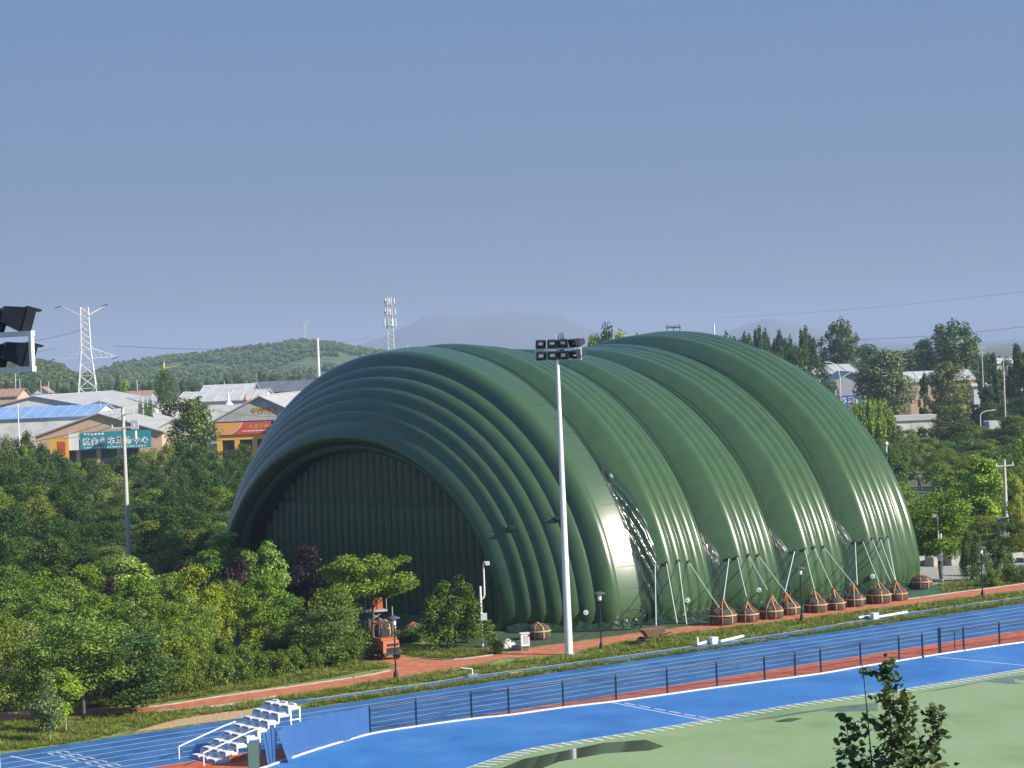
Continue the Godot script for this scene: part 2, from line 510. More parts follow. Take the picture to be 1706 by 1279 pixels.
# ---------------------------------------------------------------- grass tufts, real blades
func build_tufts() -> void:
	var mb := MB.new()
	mb.use_col = true
	var r := RandomNumberGenerator.new()
	r.seed = 77
	for k in 16:
		var an := r.randf() * TAU
		var d := Vector3(cos(an), 0, sin(an))
		var base := d * r.randf() * 0.13
		var tip := base + d * r.randf_range(0.05, 0.22) + Vector3(0, r.randf_range(0.14, 0.34), 0)
		var s := Vector3(-d.z, 0, d.x) * 0.017
		mb.col = Color(0.17, 0.235, 0.045).lerp(Color(0.36, 0.36, 0.13), r.randf() * r.randf())
		mb.tri(base - s, base + s, tip)
	var gm := leafmat(Color.WHITE)
	var areas := [
		[px_poly([[-60, 1260], [-60, 1205], [120, 1197], [369, 1177], [575, 1145], [678, 1128], [800, 1109], [930, 1093], [985, 1081], [1075, 1063], [1175, 1051], [1340, 1031], [1486, 1012], [1706, 985], [1706, 993], [1512, 1020], [1300, 1055], [1000, 1097], [775, 1127], [520, 1163], [300, 1198], [140, 1234]]), 11000],
		[px_poly([[520, 1171], [640, 1155], [707, 1145], [860, 1123], [1160, 1082], [1300, 1062], [1512, 1026], [1706, 999], [1706, 1004], [1486, 1037], [1280, 1068], [874, 1127], [640, 1160], [500, 1181]]), 4500],
		[px_poly([[100, 1180], [250, 1172], [480, 1140], [645, 1112], [640, 1104], [600, 1102], [420, 1120], [250, 1150], [100, 1165]]), 5000],
		[px_poly([[670, 1088], [705, 1095], [755, 1097], [825, 1088], [830, 1080], [760, 1082], [690, 1082]]), 1500],
		[px_poly([[1575, 988], [1706, 970], [1706, 955], [1620, 965], [1560, 975]]), 1500],
		[px_poly([[-60, 1132], [60, 1118], [60, 1185], [-60, 1186]]), 1800]]
	var mesh := mb.mesh()
	var tn := FastNoiseLite.new()
	tn.seed = 12
	tn.frequency = 0.45
	var tuft_small := 1.0
	for a in areas:
		var poly: PackedVector2Array = a[0]
		var tri := Geometry2D.triangulate_polygon(poly)
		var cum := []
		var tot := 0.0
		for k in range(0, tri.size(), 3):
			var e1 := poly[tri[k + 1]] - poly[tri[k]]
			var e2 := poly[tri[k + 2]] - poly[tri[k]]
			tot += absf(e1.cross(e2))
			cum.append(tot)
		var mm := MultiMesh.new()
		mm.transform_format = MultiMesh.TRANSFORM_3D
		mm.use_colors = true
		mm.mesh = mesh
		mm.instance_count = a[1]
		for i in a[1]:
			var z := r.randf() * tot
			var k := 0
			while cum[k] < z: k += 1
			var u := r.randf()
			var w := r.randf()
			if u + w > 1.0: u = 1.0 - u; w = 1.0 - w
			var p := poly[tri[3 * k]] * (1.0 - u - w) + poly[tri[3 * k + 1]] * u + poly[tri[3 * k + 2]] * w
			var dense := tn.get_noise_2d(p.x, p.y)
			tuft_small = 0.35 if dense < -0.12 and r.randf() < 0.8 else 1.0 + 0.5 * maxf(dense, 0.0)
			var sc := tuft_small * r.randf_range(0.5, 1.05) * (1.6 if r.randf() < 0.05 else 1.0)
			mm.set_instance_transform(i, Transform3D(Basis(Vector3.UP, r.randf() * TAU).scaled(Vector3(sc, sc * r.randf_range(0.35, 0.85), sc)), Vector3(p.x, -0.016, p.y)))
			mm.set_instance_color(i, Color(1, 1, 1).lerp(Color(1.25, 1.05, 0.8), r.randf()))
		var o := MultiMeshInstance3D.new()
		o.name = numbered("grass_tufts")
		o.multimesh = mm
		o.material_override = gm
		add_child(o)
		tag(o, ["rough green grass between footpath and track", "thin line of grass between runway strip and track", "grass bank between shrubs and footpath", "long grass below the round conifer bush", "grass beside the footpath past the hall's end", "grass around the side path by the small trees"][areas.find(a)], "grass", "", "stuff")

# ---------------------------------------------------------------- the inflated hall
const HW := 22.4           # half width, also the axis' distance from the near wall
const HB := 18.4
const HL := 25.0
var HA := Vector2()        # near front corner of the main body on the ground (x, depth)
var HS := Vector2()        # along the hall
var HN := Vector2()        # across it
var HC := Vector3()        # node origin

func hpos(t: float, w: float, h: float) -> Vector3:
	return Vector3(HA.x + HS.x * t + HN.x * w, h, -(HA.y + HS.y * t + HN.y * w)) - HC

const HOOD := [[0.0, 0.22], [1.5, 0.46], [2.7, 1.40], [3.45, 2.12], [4.15, 2.84], [4.75, 3.60], [5.3, 4.38], [5.8, 5.12], [6.4, 6.15], [7.5, 8.2]]

func hood_inset(t: float) -> float:
	var u := 0.0
	if t < 0.0: u = -t
	elif t > HL: u = t - HL
	for k in HOOD.size() - 1:
		if u <= HOOD[k + 1][0]: return lerpf(HOOD[k][1], HOOD[k + 1][1], (u - HOOD[k][0]) / (HOOD[k + 1][0] - HOOD[k][0]))
	return 8.2

func sect_inset(q: float) -> float:
	return 2.0 * maxf(1.0 - q / 0.37, 0.0) - 0.16 * sin(clampf(q / 0.37, 0.0, 1.0) * PI) + 0.28 * smoothstep(0.88, 1.0, q)

func hall_inset(t: float) -> float:
	if t < 0.0 or t > HL: return hood_inset(t)
	return sect_inset(fmod(t / (HL / 4.0), 1.0))

const CREST := [[-9.0, 18.2], [0.0, 18.2], [2.0, 18.05], [8.7, 17.45], [11.8, 17.2], [13.6, 17.15], [16.7, 17.35], [18.5, 17.65], [21.0, 18.1], [24.7, 18.45], [40.0, 18.45]]

func crest(t: float) -> float:   # the hall sags a little in the middle
	for k in CREST.size() - 1:
		if t <= CREST[k + 1][0]: return lerpf(CREST[k][1], CREST[k + 1][1], (t - CREST[k][0]) / (CREST[k + 1][0] - CREST[k][0]))
	return HB

func hall_p(t: float, inset: float, phi: float, off := 0.0, axial := 0.0) -> Vector3:
	var a := HW - inset
	var b := crest(t) - inset
	var c := cos(phi)
	var s := sin(phi)
	var nn := Vector2(c / a, s / b).normalized()
	var h := b * s
	var tuck := 0.0
	if h < 1.3: tuck = 0.55 * pow(1.0 - h / 1.3, 2.0)
	var w := HW - (a - tuck) * c - nn.x * off
	return hpos(t + axial * off, w, maxf(h + nn.y * off, 0.0))

func hall_strip(rows: Array, nphi: int, p0 := 0.0, p1 := PI) -> MB:   # rows: [t, inset, off, axial]
	var mb := MB.new()
	var g := []
	for i in nphi + 1:
		var phi := p0 + (p1 - p0) * i / nphi
		var row := PackedVector3Array()
		for r in rows: row.append(hall_p(r[0], r[1], phi, r[2], r[3]))
		g.append(row)
	mb.grid(g)
	return mb

func hall_hit(px: float, py: float) -> Vector3:   # world point where a pixel's ray meets the membrane
	var d := ray(px, py)
	var k := 120.0
	while k < 195.0:
		var p := Vector3(0, CAM_H, 0) + d * (k / -d.z)
		var q := Vector2(p.x, -p.z) - HA
		var t := q.dot(HS)
		var w := q.dot(HN)
		if t > -6.4 and t < HL:
			var ins := hall_inset(t) - 0.12
			if pow((w - HW) / (HW - ins), 2) + pow(maxf(p.y, 0.0) / (crest(t) - ins), 2) < 1.0: return p
		k += 0.04
	return PD(px, py, 140.0)

func build_hall() -> void:
	var root := thing("air_hall", "huge dark green inflated hall with ribbed hood and bulging tubes", "hall", HC)
	var axl := -0.62
	# hood: smooth strip beside the first groove, then tubes, then the thick front ring
	for k in 7:
		var rows := []
		var bulge: float = [0.02, 0.30, 0.125, 0.115, 0.115, 0.115, 0.115][k]
		for j in 9:
			var q := j / 8.0
			var t: float = -lerpf(HOOD[k][0], HOOD[k + 1][0], q)
			rows.append([t, hood_inset(t), bulge * (1.0 - pow(2.0 * q - 1.0, 2.0)), [-0.15, -0.35, -0.62, -0.66, -0.70, -0.74, -0.76][k]])
		part("flat_panel" if k == 0 else "rib_tube", hall_strip(rows, 84).mesh(), M.hall_flat if k == 0 else M.hall, root)
	for k in 13:   # welded cross seams on the smooth panel
		var phi := 0.06 + 0.075 * k
		var sm := hall_strip([[-0.06, 0.20, 0.012, 0], [-0.75, 0.33, 0.035, 0], [-1.46, 0.47, 0.012, 0]], 1, phi, phi + 0.0035)
		part("weld_seam", sm.mesh(), M.seam, root)
	# thick front ring: leaves the hood and rolls inwards
	var ring := [[-5.8, 5.12, 0.0, 0.0], [-6.02, 5.30, 0.0, 0.0], [-6.24, 5.56, 0.0, 0.0], [-6.40, 5.84, 0.0, 0.0], [-6.48, 6.10, 0.0, 0.0], [-6.44, 6.32, 0.0, 0.0], [-6.3, 6.46, 0.0, 0.0], [-6.08, 6.52, 0.0, 0.0], [-5.8, 6.54, 0.0, 0.0], [-5.3, 6.54, 0.0, 0.0]]
	part("front_ring", hall_strip(ring, 84).mesh(), M.hall, root)
	var ring2 := []
	for j in 11:
		var an := TAU * j / 10.0
		ring2.append([-5.55 - 0.3 * cos(an), 6.85 - 0.3 * sin(an), 0.0, 0.0])
	part("inner_ring", hall_strip(ring2, 84).mesh(), M.hall, root)
	# front wall of upright tubes behind the ring, in two tiers
	var ia := HW - 6.85
	var ib := 18.2 - 6.85
	var nt := 38
	for k in nt:
		var w0 := HW - ia + 2.0 * ia * k / nt
		var w1 := HW - ia + 2.0 * ia * (k + 1) / nt
		var wm := (w0 + w1) * 0.5
		var top := ib * sqrt(maxf(1.0 - pow((wm - HW) / ia, 2.0), 0.0))
		var tiers := [[0.0, minf(7.2, top)]]
		if top > 7.6: tiers.append([7.2, top])
		for e in tiers:
			var g := []
			for i in 9:
				var q := i / 8.0
				var row := PackedVector3Array()
				var puff := pow(maxf(1.0 - pow(2.0 * q - 1.0, 2.0), 0.0), 0.5) * 0.36
				for j in 7:
					var z := j / 6.0
					var sq := 1.0 if j > 0 and j < 6 else 0.86
					row.append(hpos(-3.7 - puff * sq, lerpf(w0, w1, q), lerpf(e[0], e[1], z)))
				g.append(row)
			var mb := MB.new()
			mb.grid(g)
			part("wall_tube", mb.mesh(), M.hall, root)
	# main body: four pillowed sections of tubes
	var sl := HL / 4.0
	var cq := [0.0, 0.37, 0.50, 0.625, 0.75, 0.875, 1.0]
	for i in 4:
		for k in 6:
			var rows := []
			var bulge: float = 0.04 if k == 0 else 0.12
			for j in 8:
				var q := j / 7.0
				var qq: float = lerpf(cq[k], cq[k + 1], q)
				rows.append([sl * (i + qq), sect_inset(qq), bulge * (1.0 - pow(2.0 * q - 1.0, 2.0)), 0.0])
			part("section_slope" if k == 0 else "section_tube", hall_strip(rows, 84).mesh(), M.hall, root)
		# the web at the bottom of the groove
		var prev := 0.22 if i == 0 else 0.3
		part("groove_web", hall_strip([[sl * i - 0.02, prev, 0, 0], [sl * i - 0.05, prev + 0.6, 0, 0], [sl * i + 0.02, 2.3, 0, 0], [sl * i + 0.05, 1.98, 0, 0]], 84).mesh(), M.hall, root)
	# rear hood, mirrored
	for k in 5:
		var rows := []
		for j in 7:
			var q := j / 6.0
			var t: float = HL + 6.6 * (k + q) / 5.0
			rows.append([t, hood_inset(t) + 0.3, 0.25 * sqrt(maxf(1.0 - pow(2.0 * q - 1.0, 2.0), 0.0)), 0.62])
		part("rib_tube", hall_strip(rows, 60).mesh(), M.hall, root)
	var back := MB.new()
	var g := []
	for i in 41:
		var phi := PI * i / 40.0
		g.append(PackedVector3Array([hall_p(HL + 6.5, 6.7, phi), hpos(HL + 6.5, HW, 0.0)]))
	back.grid(g)
	part("rear_wall", back.mesh(), M.hall, root)
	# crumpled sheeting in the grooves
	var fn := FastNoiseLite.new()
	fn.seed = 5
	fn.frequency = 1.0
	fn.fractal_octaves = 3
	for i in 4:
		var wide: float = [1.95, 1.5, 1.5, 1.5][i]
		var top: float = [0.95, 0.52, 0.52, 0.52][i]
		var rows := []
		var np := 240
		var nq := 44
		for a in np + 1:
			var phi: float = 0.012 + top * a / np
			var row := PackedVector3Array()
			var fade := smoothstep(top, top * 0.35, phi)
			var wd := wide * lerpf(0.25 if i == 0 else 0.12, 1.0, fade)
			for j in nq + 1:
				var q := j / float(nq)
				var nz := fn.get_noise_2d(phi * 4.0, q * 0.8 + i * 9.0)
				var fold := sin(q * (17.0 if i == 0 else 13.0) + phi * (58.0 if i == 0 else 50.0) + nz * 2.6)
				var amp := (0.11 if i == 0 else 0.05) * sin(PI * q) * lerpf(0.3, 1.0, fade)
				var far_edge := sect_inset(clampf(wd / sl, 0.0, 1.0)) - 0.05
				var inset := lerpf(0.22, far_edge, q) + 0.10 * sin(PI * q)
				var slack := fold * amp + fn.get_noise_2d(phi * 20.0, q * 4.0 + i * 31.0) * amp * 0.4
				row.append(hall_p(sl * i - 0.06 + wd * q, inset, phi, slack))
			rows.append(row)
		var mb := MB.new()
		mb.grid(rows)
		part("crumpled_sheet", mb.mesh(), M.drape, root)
		for cb in 2:   # two loose black lines lie in the groove
			var pts := []
			for a in 41:
				var phi: float = 0.10 + (PI - 0.2) * a / 40.0
				pts.append(hall_p(sl * i + 0.25 + 0.4 * cb + 0.22 * sin(phi * 5.0 + cb + i), 0.3, phi, 0.0))
			var cm := MB.new()
			cm.path(pts, 0.025, 5)
			part("cable", cm.mesh(), M.black, root)
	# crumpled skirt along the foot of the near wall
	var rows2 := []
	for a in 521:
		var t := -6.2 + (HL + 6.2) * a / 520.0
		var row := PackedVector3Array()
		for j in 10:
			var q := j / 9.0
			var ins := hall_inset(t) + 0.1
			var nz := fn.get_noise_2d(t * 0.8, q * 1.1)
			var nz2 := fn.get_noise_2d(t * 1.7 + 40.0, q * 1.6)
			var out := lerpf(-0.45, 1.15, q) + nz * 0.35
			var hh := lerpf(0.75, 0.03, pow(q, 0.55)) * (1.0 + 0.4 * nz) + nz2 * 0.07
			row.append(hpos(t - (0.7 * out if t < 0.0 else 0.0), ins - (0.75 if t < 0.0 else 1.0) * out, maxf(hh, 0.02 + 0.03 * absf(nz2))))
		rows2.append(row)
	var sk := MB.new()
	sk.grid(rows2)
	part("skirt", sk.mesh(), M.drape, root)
	# round white ports low on the tubes and little brackets higher up
	for p in [[976, 1020], [1145, 1000], [1264, 983], [1453, 960]]:
		var c := hall_hit(p[0], p[1])
		var dir := (Vector3(0, CAM_H, 0) - c).normalized()
		var mb := MB.new()
		mb.tube(c - HC - dir * 0.1, c - HC + dir * 0.12, 0.18, 0.15, 14)
		var o := part("port", mb.mesh(), M.white, root)
		var hb := MB.new()
		hb.tube(c - HC + dir * 0.12, c - HC + dir * 0.14, 0.05, 0.045, 8)
		part("hub", hb.mesh(), M.grey, o)
	for p in [[854, 878], [931, 862]]:
		var c := hall_hit(p[0], p[1]) - HC
		var mb := MB.new()
		mb.box(c + Vector3(0, 0, 0.1), Vector3(0.42, 0.22, 0.3))
		mb.tube(c + Vector3(0.12, 0.1, 0.15), c + Vector3(0.12, 0.75, 0.15), 0.025, 0.02, 6)
		part("bracket", mb.mesh(), M.dark, root)

func guy_rope(a: Vector2, b: Vector3, label: String) -> void:
	var c := hall_hit(a.x, a.y)
	var out := (b - c).normalized()
	var root := thing("guy_rope", label, "rope", c, 0.0, "white guy ropes of the air hall")
	var mb := MB.new()
	var e := b - c
	var pts := [Vector3(0, 0, 0.12), e * 0.35 + Vector3(0, -0.03, 0.05), e * 0.7 + Vector3(0, -0.03, 0.0), e]
	mb.path(pts, 0.028, 6)
	part("line", mb.mesh(), M.rope, root)
	var pl := MB.new()
	pl.box(Vector3(0, 0.02, 0.05), Vector3(0.24, 0.12, 0.1))
	pl.tube(Vector3(0, 0.02, 0.08), Vector3(0, 0.16, 0.1), 0.03, 0.03, 6)
	part("anchor_plate", pl.mesh(), M.dark, root)

func ballast_bag(p: Vector3, wide: float, apex: Vector3, tall: bool, label: String, sd: int) -> void:
	var r := RandomNumberGenerator.new()
	r.seed = 900 + sd
	var root := thing("ballast_bag", label, "bag", p, r.randf() * TAU, "black ballast bags holding the hall down")
	var rad := wide * 0.5
	var hgt := rad * 1.25
	var prof := [[0.0, 0.86], [0.12, 0.98], [0.35, 1.0], [0.6, 0.97], [0.8, 0.86], [0.93, 0.6], [1.0, 0.22]]
	var rows := []
	var ph := r.randf() * 6.0
	for e in prof:
		var row := PackedVector3Array()
		for k in 25:
			var an := TAU * k / 24.0
			var lump := 1.0 + 0.035 * sin(an * 3.0 + ph) + 0.025 * sin(an * 7.0 + ph * 2.0 + e[0] * 4.0)
			row.append(Vector3(cos(an) * rad * e[1] * lump, e[0] * hgt * (1.0 + 0.05 * sin(an * 2.0 + ph)), sin(an) * rad * e[1] * lump))
		rows.append(row)
	var mb := MB.new()
	mb.grid(rows)
	part("sack", mb.mesh(), M.bag, root)
	var tip: Vector3 = root.transform.affine_inverse() * apex if tall else Vector3(0.05, hgt + 0.12, 0)
	for k in 8:
		var an := TAU * (k + 0.3) / 8.0
		var d := Vector3(cos(an), 0, sin(an))
		var pts := []
		for e in prof.slice(0, 6): pts.append(d * rad * (e[1] + 0.035) + Vector3(0, e[0] * hgt, 0))
		pts.append(tip + Vector3(r.randf_range(-0.05, 0.05), 0, r.randf_range(-0.05, 0.05)))
		var sm := MB.new()
		for i in pts.size() - 1:   # flat webbing
			var side := Vector3(-d.z, 0, d.x) * 0.033
			sm.quad(pts[i] - side, pts[i] + side, pts[i + 1] + side * 0.9, pts[i + 1] - side * 0.9)
			var inn := d * -0.012
			sm.quad(pts[i] - side + inn, pts[i] + side + inn, pts[i + 1] + side * 0.9 + inn, pts[i + 1] - side * 0.9 + inn)
		part("strap", sm.mesh(), M.strap if k % 3 else M.strap2, root)
	var bm := MB.new()
	for k in 24:
		var a0 := TAU * k / 24.0
		var a1 := TAU * (k + 1) / 24.0
		var r0 := rad * 1.06
		bm.quad(Vector3(cos(a0) * r0, hgt * 0.52, sin(a0) * r0), Vector3(cos(a1) * r0, hgt * 0.52, sin(a1) * r0), Vector3(cos(a1) * r0, hgt * 0.60, sin(a1) * r0), Vector3(cos(a0) * r0, hgt * 0.60, sin(a0) * r0))
	part("band", bm.mesh(), M.strap2, root)

func build_ballast() -> void:
	var bags := [
		[1206, 1042, 46, 1205, 1000, true, "ballast bag with one guy rope and two straps, beside the crumpled corner sheet"],
		[1247, 1037, 38, 1245, 1000, true, "ballast bag with one upright guy rope, second from the crumpled corner sheet"],
		[1287, 1032, 40, 1286, 990, true, "ballast bag third from the crumpled corner sheet, loose strap tips above"],
		[1317, 1025, 36, 1308, 985, true, "ballast bag behind a black garden lamp, two ropes meeting above it"],
		[1362, 1021, 38, 1357, 982, true, "ballast bag first past the black garden lamp along the hall wall"],
		[1394, 1017, 35, 1387, 979, true, "ballast bag second past the black garden lamp along the hall wall"],
		[1426, 1011, 36, 1421, 972, true, "ballast bag third past the black garden lamp along the hall wall"],
		[1467, 1006, 42, 1464, 969, true, "wide ballast bag second from the far end of the hall wall"],
		[1497, 1001, 34, 1491, 966, true, "ballast bag at the far end of the hall wall under three ropes"],
		[1537, 982, 36, 0, 0, false, "flat topped ballast bag lying past the end of the hall"],
		[898, 1066, 40, 0, 0, false, "flat topped ballast bag with gathered straps behind the white cabinet"],
		[688, 1066, 40, 0, 0, false, "ballast bag in the shade beside the round conifer bush"],
		[640, 1060, 38, 0, 0, false, "ballast bag in the shade behind the orange forklift"]]
	var k := 0
	for b in bags:
		var g := G(b[0], b[1])
		var depth := -g.z
		var wide: float = b[2] * depth / F
		var p := g + Vector3(0, 0, -wide * 0.45)
		p = p * (1.0) 
		p.y = 0.004
		var apex := PD(b[3], b[4], -p.z) if b[5] else Vector3.ZERO
		ballast_bag(p, wide, apex, b[5], b[6], k)
		k += 1
	var ropes := [
		[1147, 936, 1198, 1012, "long slanting guy rope to the bag by the crumpled corner sheet"],
		[1214, 930, 1205, 1000, "upright guy rope above the bag by the crumpled corner sheet"],
		[1228, 928, 1245, 1000, "guy rope to the second bag from the crumpled corner sheet"],
		[1247, 925, 1278, 982, "guy rope ending short above the third bag from the corner sheet"],
		[1263, 925, 1308, 985, "guy rope slanting down to the bag behind the garden lamp"],
		[1323, 918, 1308, 985, "guy rope leaning back to the bag behind the garden lamp"],
		[1340, 915, 1357, 982, "guy rope to the first bag past the garden lamp"],
		[1356, 912, 1387, 979, "guy rope to the second bag past the garden lamp"],
		[1372, 911, 1421, 972, "guy rope slanting to the third bag past the garden lamp"],
		[1424, 903, 1428, 974, "upright guy rope over the third bag past the garden lamp"],
		[1437, 902, 1464, 969, "guy rope to the wide bag near the end of the hall"],
		[1452, 898, 1483, 968, "guy rope between the two last bags of the row"],
		[1466, 898, 1491, 966, "guy rope slanting to the last bag of the row"],
		[1478, 896, 1492, 966, "steepest guy rope to the last bag of the row"],
		[1091, 940, 1093, 1042, "loose white strap hanging down beside the crumpled groove sheet"],
		[1110, 938, 1128, 1038, "loose white strap hanging from the second anchor past the groove sheet"],
		[1130, 935, 1144, 1040, "loose white strap hanging past the round white port"]]
	for r in ropes:
		var g := G(r[2], 1042.0 - 0.138 * (r[2] - 1206.0))
		var e := PD(r[2], r[3], -g.z + 0.65)
		if e.y < 0.06: e.y = 0.06
		guy_rope(Vector2(r[0], r[1]), e, r[4])

# ---------------------------------------------------------------- workshops, houses, poles, hills
const GLYPH := {
	"de": [[2, 9, 0.5, 7], [2.2, 7, 0.5, 5], [1.5, 5.5, 1.5, 0], [3, 8.5, 9.5, 8.5], [6.2, 10, 6.2, 7], [3.5, 7, 9, 7], [9, 7, 9, 5], [9, 5, 3.5, 5], [3.5, 5, 3.5, 7], [3, 4, 9.5, 4], [3.5, 2.5, 3.2, 0.8], [5, 3, 5, 0.5], [5, 0.5, 8, 0.5], [8.7, 3, 9.5, 1.5]],
	"ao": [[5, 10, 4, 9], [1.5, 8.5, 1.5, 4.5], [1.5, 8.5, 8.5, 8.5], [8.5, 8.5, 8.5, 4.5], [3, 6.5, 7, 6.5], [5, 8, 5, 4.8], [0.5, 3.5, 9.5, 3.5], [5, 4, 1, 0], [5.2, 3.3, 9, 0]],
	"ming": [[4, 10, 1, 6], [3, 8.5, 8, 8.5], [8, 8.5, 0.5, 2.2], [3.5, 6.8, 5, 5.5], [4, 3.6, 8.5, 3.6], [8.5, 3.6, 8.5, 0], [8.5, 0, 4, 0], [4, 0, 4, 3.6]],
	"che": [[1, 8.2, 9, 8.2], [4.5, 10, 2, 5], [2, 5, 8.5, 5], [0.5, 2.8, 9.5, 2.8], [5.3, 6.5, 5.3, 0]],
	"wei": [[2.5, 10, 1, 7.5], [1, 7.5, 3, 7.5], [3, 7.5, 1, 4.8], [1, 4.8, 3.2, 5], [0.6, 1.5, 3.4, 2.6], [5.8, 10, 4.2, 6.5], [5, 8, 5, 0], [5, 8, 9.5, 8], [5, 5.5, 9.2, 5.5], [5, 3, 9.2, 3], [5, 0.5, 9.7, 0.5], [7.2, 8, 7.2, 0.5]],
	"xiu": [[2.2, 10, 0.4, 6], [1.6, 7.6, 1.6, 0], [3.3, 7.5, 3.3, 2], [5.8, 10, 4.4, 7.2], [5.4, 8.5, 9, 8.5], [9, 8.5, 5, 5], [6, 7.5, 9.5, 5], [8, 5, 5.4, 3.8], [8.5, 3.6, 5.2, 2], [9, 2.2, 4.8, 0]],
	"zhong": [[1.2, 7.8, 8.8, 7.8], [8.8, 7.8, 8.8, 3.6], [8.8, 3.6, 1.2, 3.6], [1.2, 3.6, 1.2, 7.8], [5, 10, 5, 0]],
	"xin": [[1.5, 5.5, 0.8, 2.5], [3.2, 7, 3.2, 1.2], [3.2, 1.2, 7, 0.4], [7, 0.4, 7.4, 2], [4.6, 8.4, 6, 6.6], [8, 6.5, 9.4, 4]]}

func letters(words: Array, x0: float, y0: float, pitch: float, h: float, thick: float, z: float) -> MB:
	var mb := MB.new()
	for i in words.size():
		for s in GLYPH[words[i]]:
			var a := Vector3(x0 + pitch * i + s[0] / 10.0 * h, y0 + s[1] / 10.0 * h, z)
			var b := Vector3(x0 + pitch * i + s[2] / 10.0 * h, y0 + s[3] / 10.0 * h, z)
			var d := (b - a).normalized()
			var n := Vector3(-d.y, d.x, 0) * thick * 0.5
			a -= d * thick * 0.4
			b += d * thick * 0.4
			mb.quad(a - n, b - n, b + n, a + n)
	return mb

func yh(x: float, y: float, d: float) -> float:
	return PD(x, y, d).y

# a hall with its gable towards the viewer, ridge running away
func gable(called: String, label: String, category: String, xl: float, xr: float, ye: float, yr: float, d: float, length: float, wm: Material, rm: Material, over := 0.5, slide := 0.0) -> Node3D:
	var a := at_depth(xl, d)
	var b := at_depth(xr, d)
	var w := b.x - a.x
	var he := yh((xl + xr) * 0.5, ye, d)
	var hr := maxf(yh((xl + xr) * 0.5, yr, d), he + 0.3)
	var root := thing(called, label, category, Vector3((a.x + b.x) * 0.5, 0, -d))
	root.set_meta("w", w)
	var mb := MB.new()
	var x := w * 0.5
	mb.quad(Vector3(-x, 0, 0), Vector3(x, 0, 0), Vector3(x, he, 0), Vector3(-x, he, 0))
	mb.tri(Vector3(-x, he, 0), Vector3(x, he, 0), Vector3(0, hr, 0))
	mb.quad(Vector3(-x + slide, 0, -length), Vector3(-x, 0, 0), Vector3(-x, he, 0), Vector3(-x + slide, he, -length))
	mb.quad(Vector3(x, 0, 0), Vector3(x + slide, 0, -length), Vector3(x + slide, he, -length), Vector3(x, he, 0))
	mb.quad(Vector3(x + slide, 0, -length), Vector3(-x + slide, 0, -length), Vector3(-x + slide, he, -length), Vector3(x + slide, he, -length))
	mb.tri(Vector3(-x + slide, he, -length), Vector3(x + slide, he, -length), Vector3(slide, hr, -length))
	part("wall", mb.mesh(), wm, root)
	var sl := (hr - he) / x
	for s in [-1, 1]:
		var e := x + over
		var t := 0.16
		var p := [Vector3(s * e, he - over * sl + 0.05, over), Vector3(0, hr + 0.05, over), Vector3(slide, hr + 0.05, -length - over), Vector3(s * e + slide, he - over * sl + 0.05, -length - over)]
		var r := MB.new()
		var q := p.map(func(v): return v + Vector3(0, t, 0))
		r.hexa([p[0], p[1], p[2], p[3], q[0], q[1], q[2], q[3]])
		var ro := part("roof", r.mesh(), rm, root)
		var sm := MB.new()   # standing seams
		var n := int(length / 2.2)
		for k in n + 1:
			var z := lerpf(over, -length - over, k / float(n))
			var dx := slide * k / float(n)
			var c0 := Vector3(s * e + dx, he - over * sl + 0.05 + t, z)
			var c1 := Vector3(dx, hr + 0.05 + t, z)
			var up := Vector3(0, 0.09, 0)
			var hw := Vector3(0, 0, 0.06)
			sm.quad(c0 - hw + up, c1 - hw + up, c1 + hw + up, c0 + hw + up)
			sm.quad(c0 + hw, c1 + hw, c1 + hw + up, c0 + hw + up)
		part("seam", sm.mesh(), rm, ro).set_meta("kind", "stuff")
	var rc := MB.new()
	rc.box(Vector3(slide * 0.5, hr + 0.28, -length * 0.5), Vector3(0.5 + absf(slide) * 0.0, 0.1, length + 2 * over), Basis(Vector3(1, 0, 0), Vector3(0, 1, 0), Vector3(-slide / length, 0, 1)))
	part("ridge_cap", rc.mesh(), rm, root)
	return root

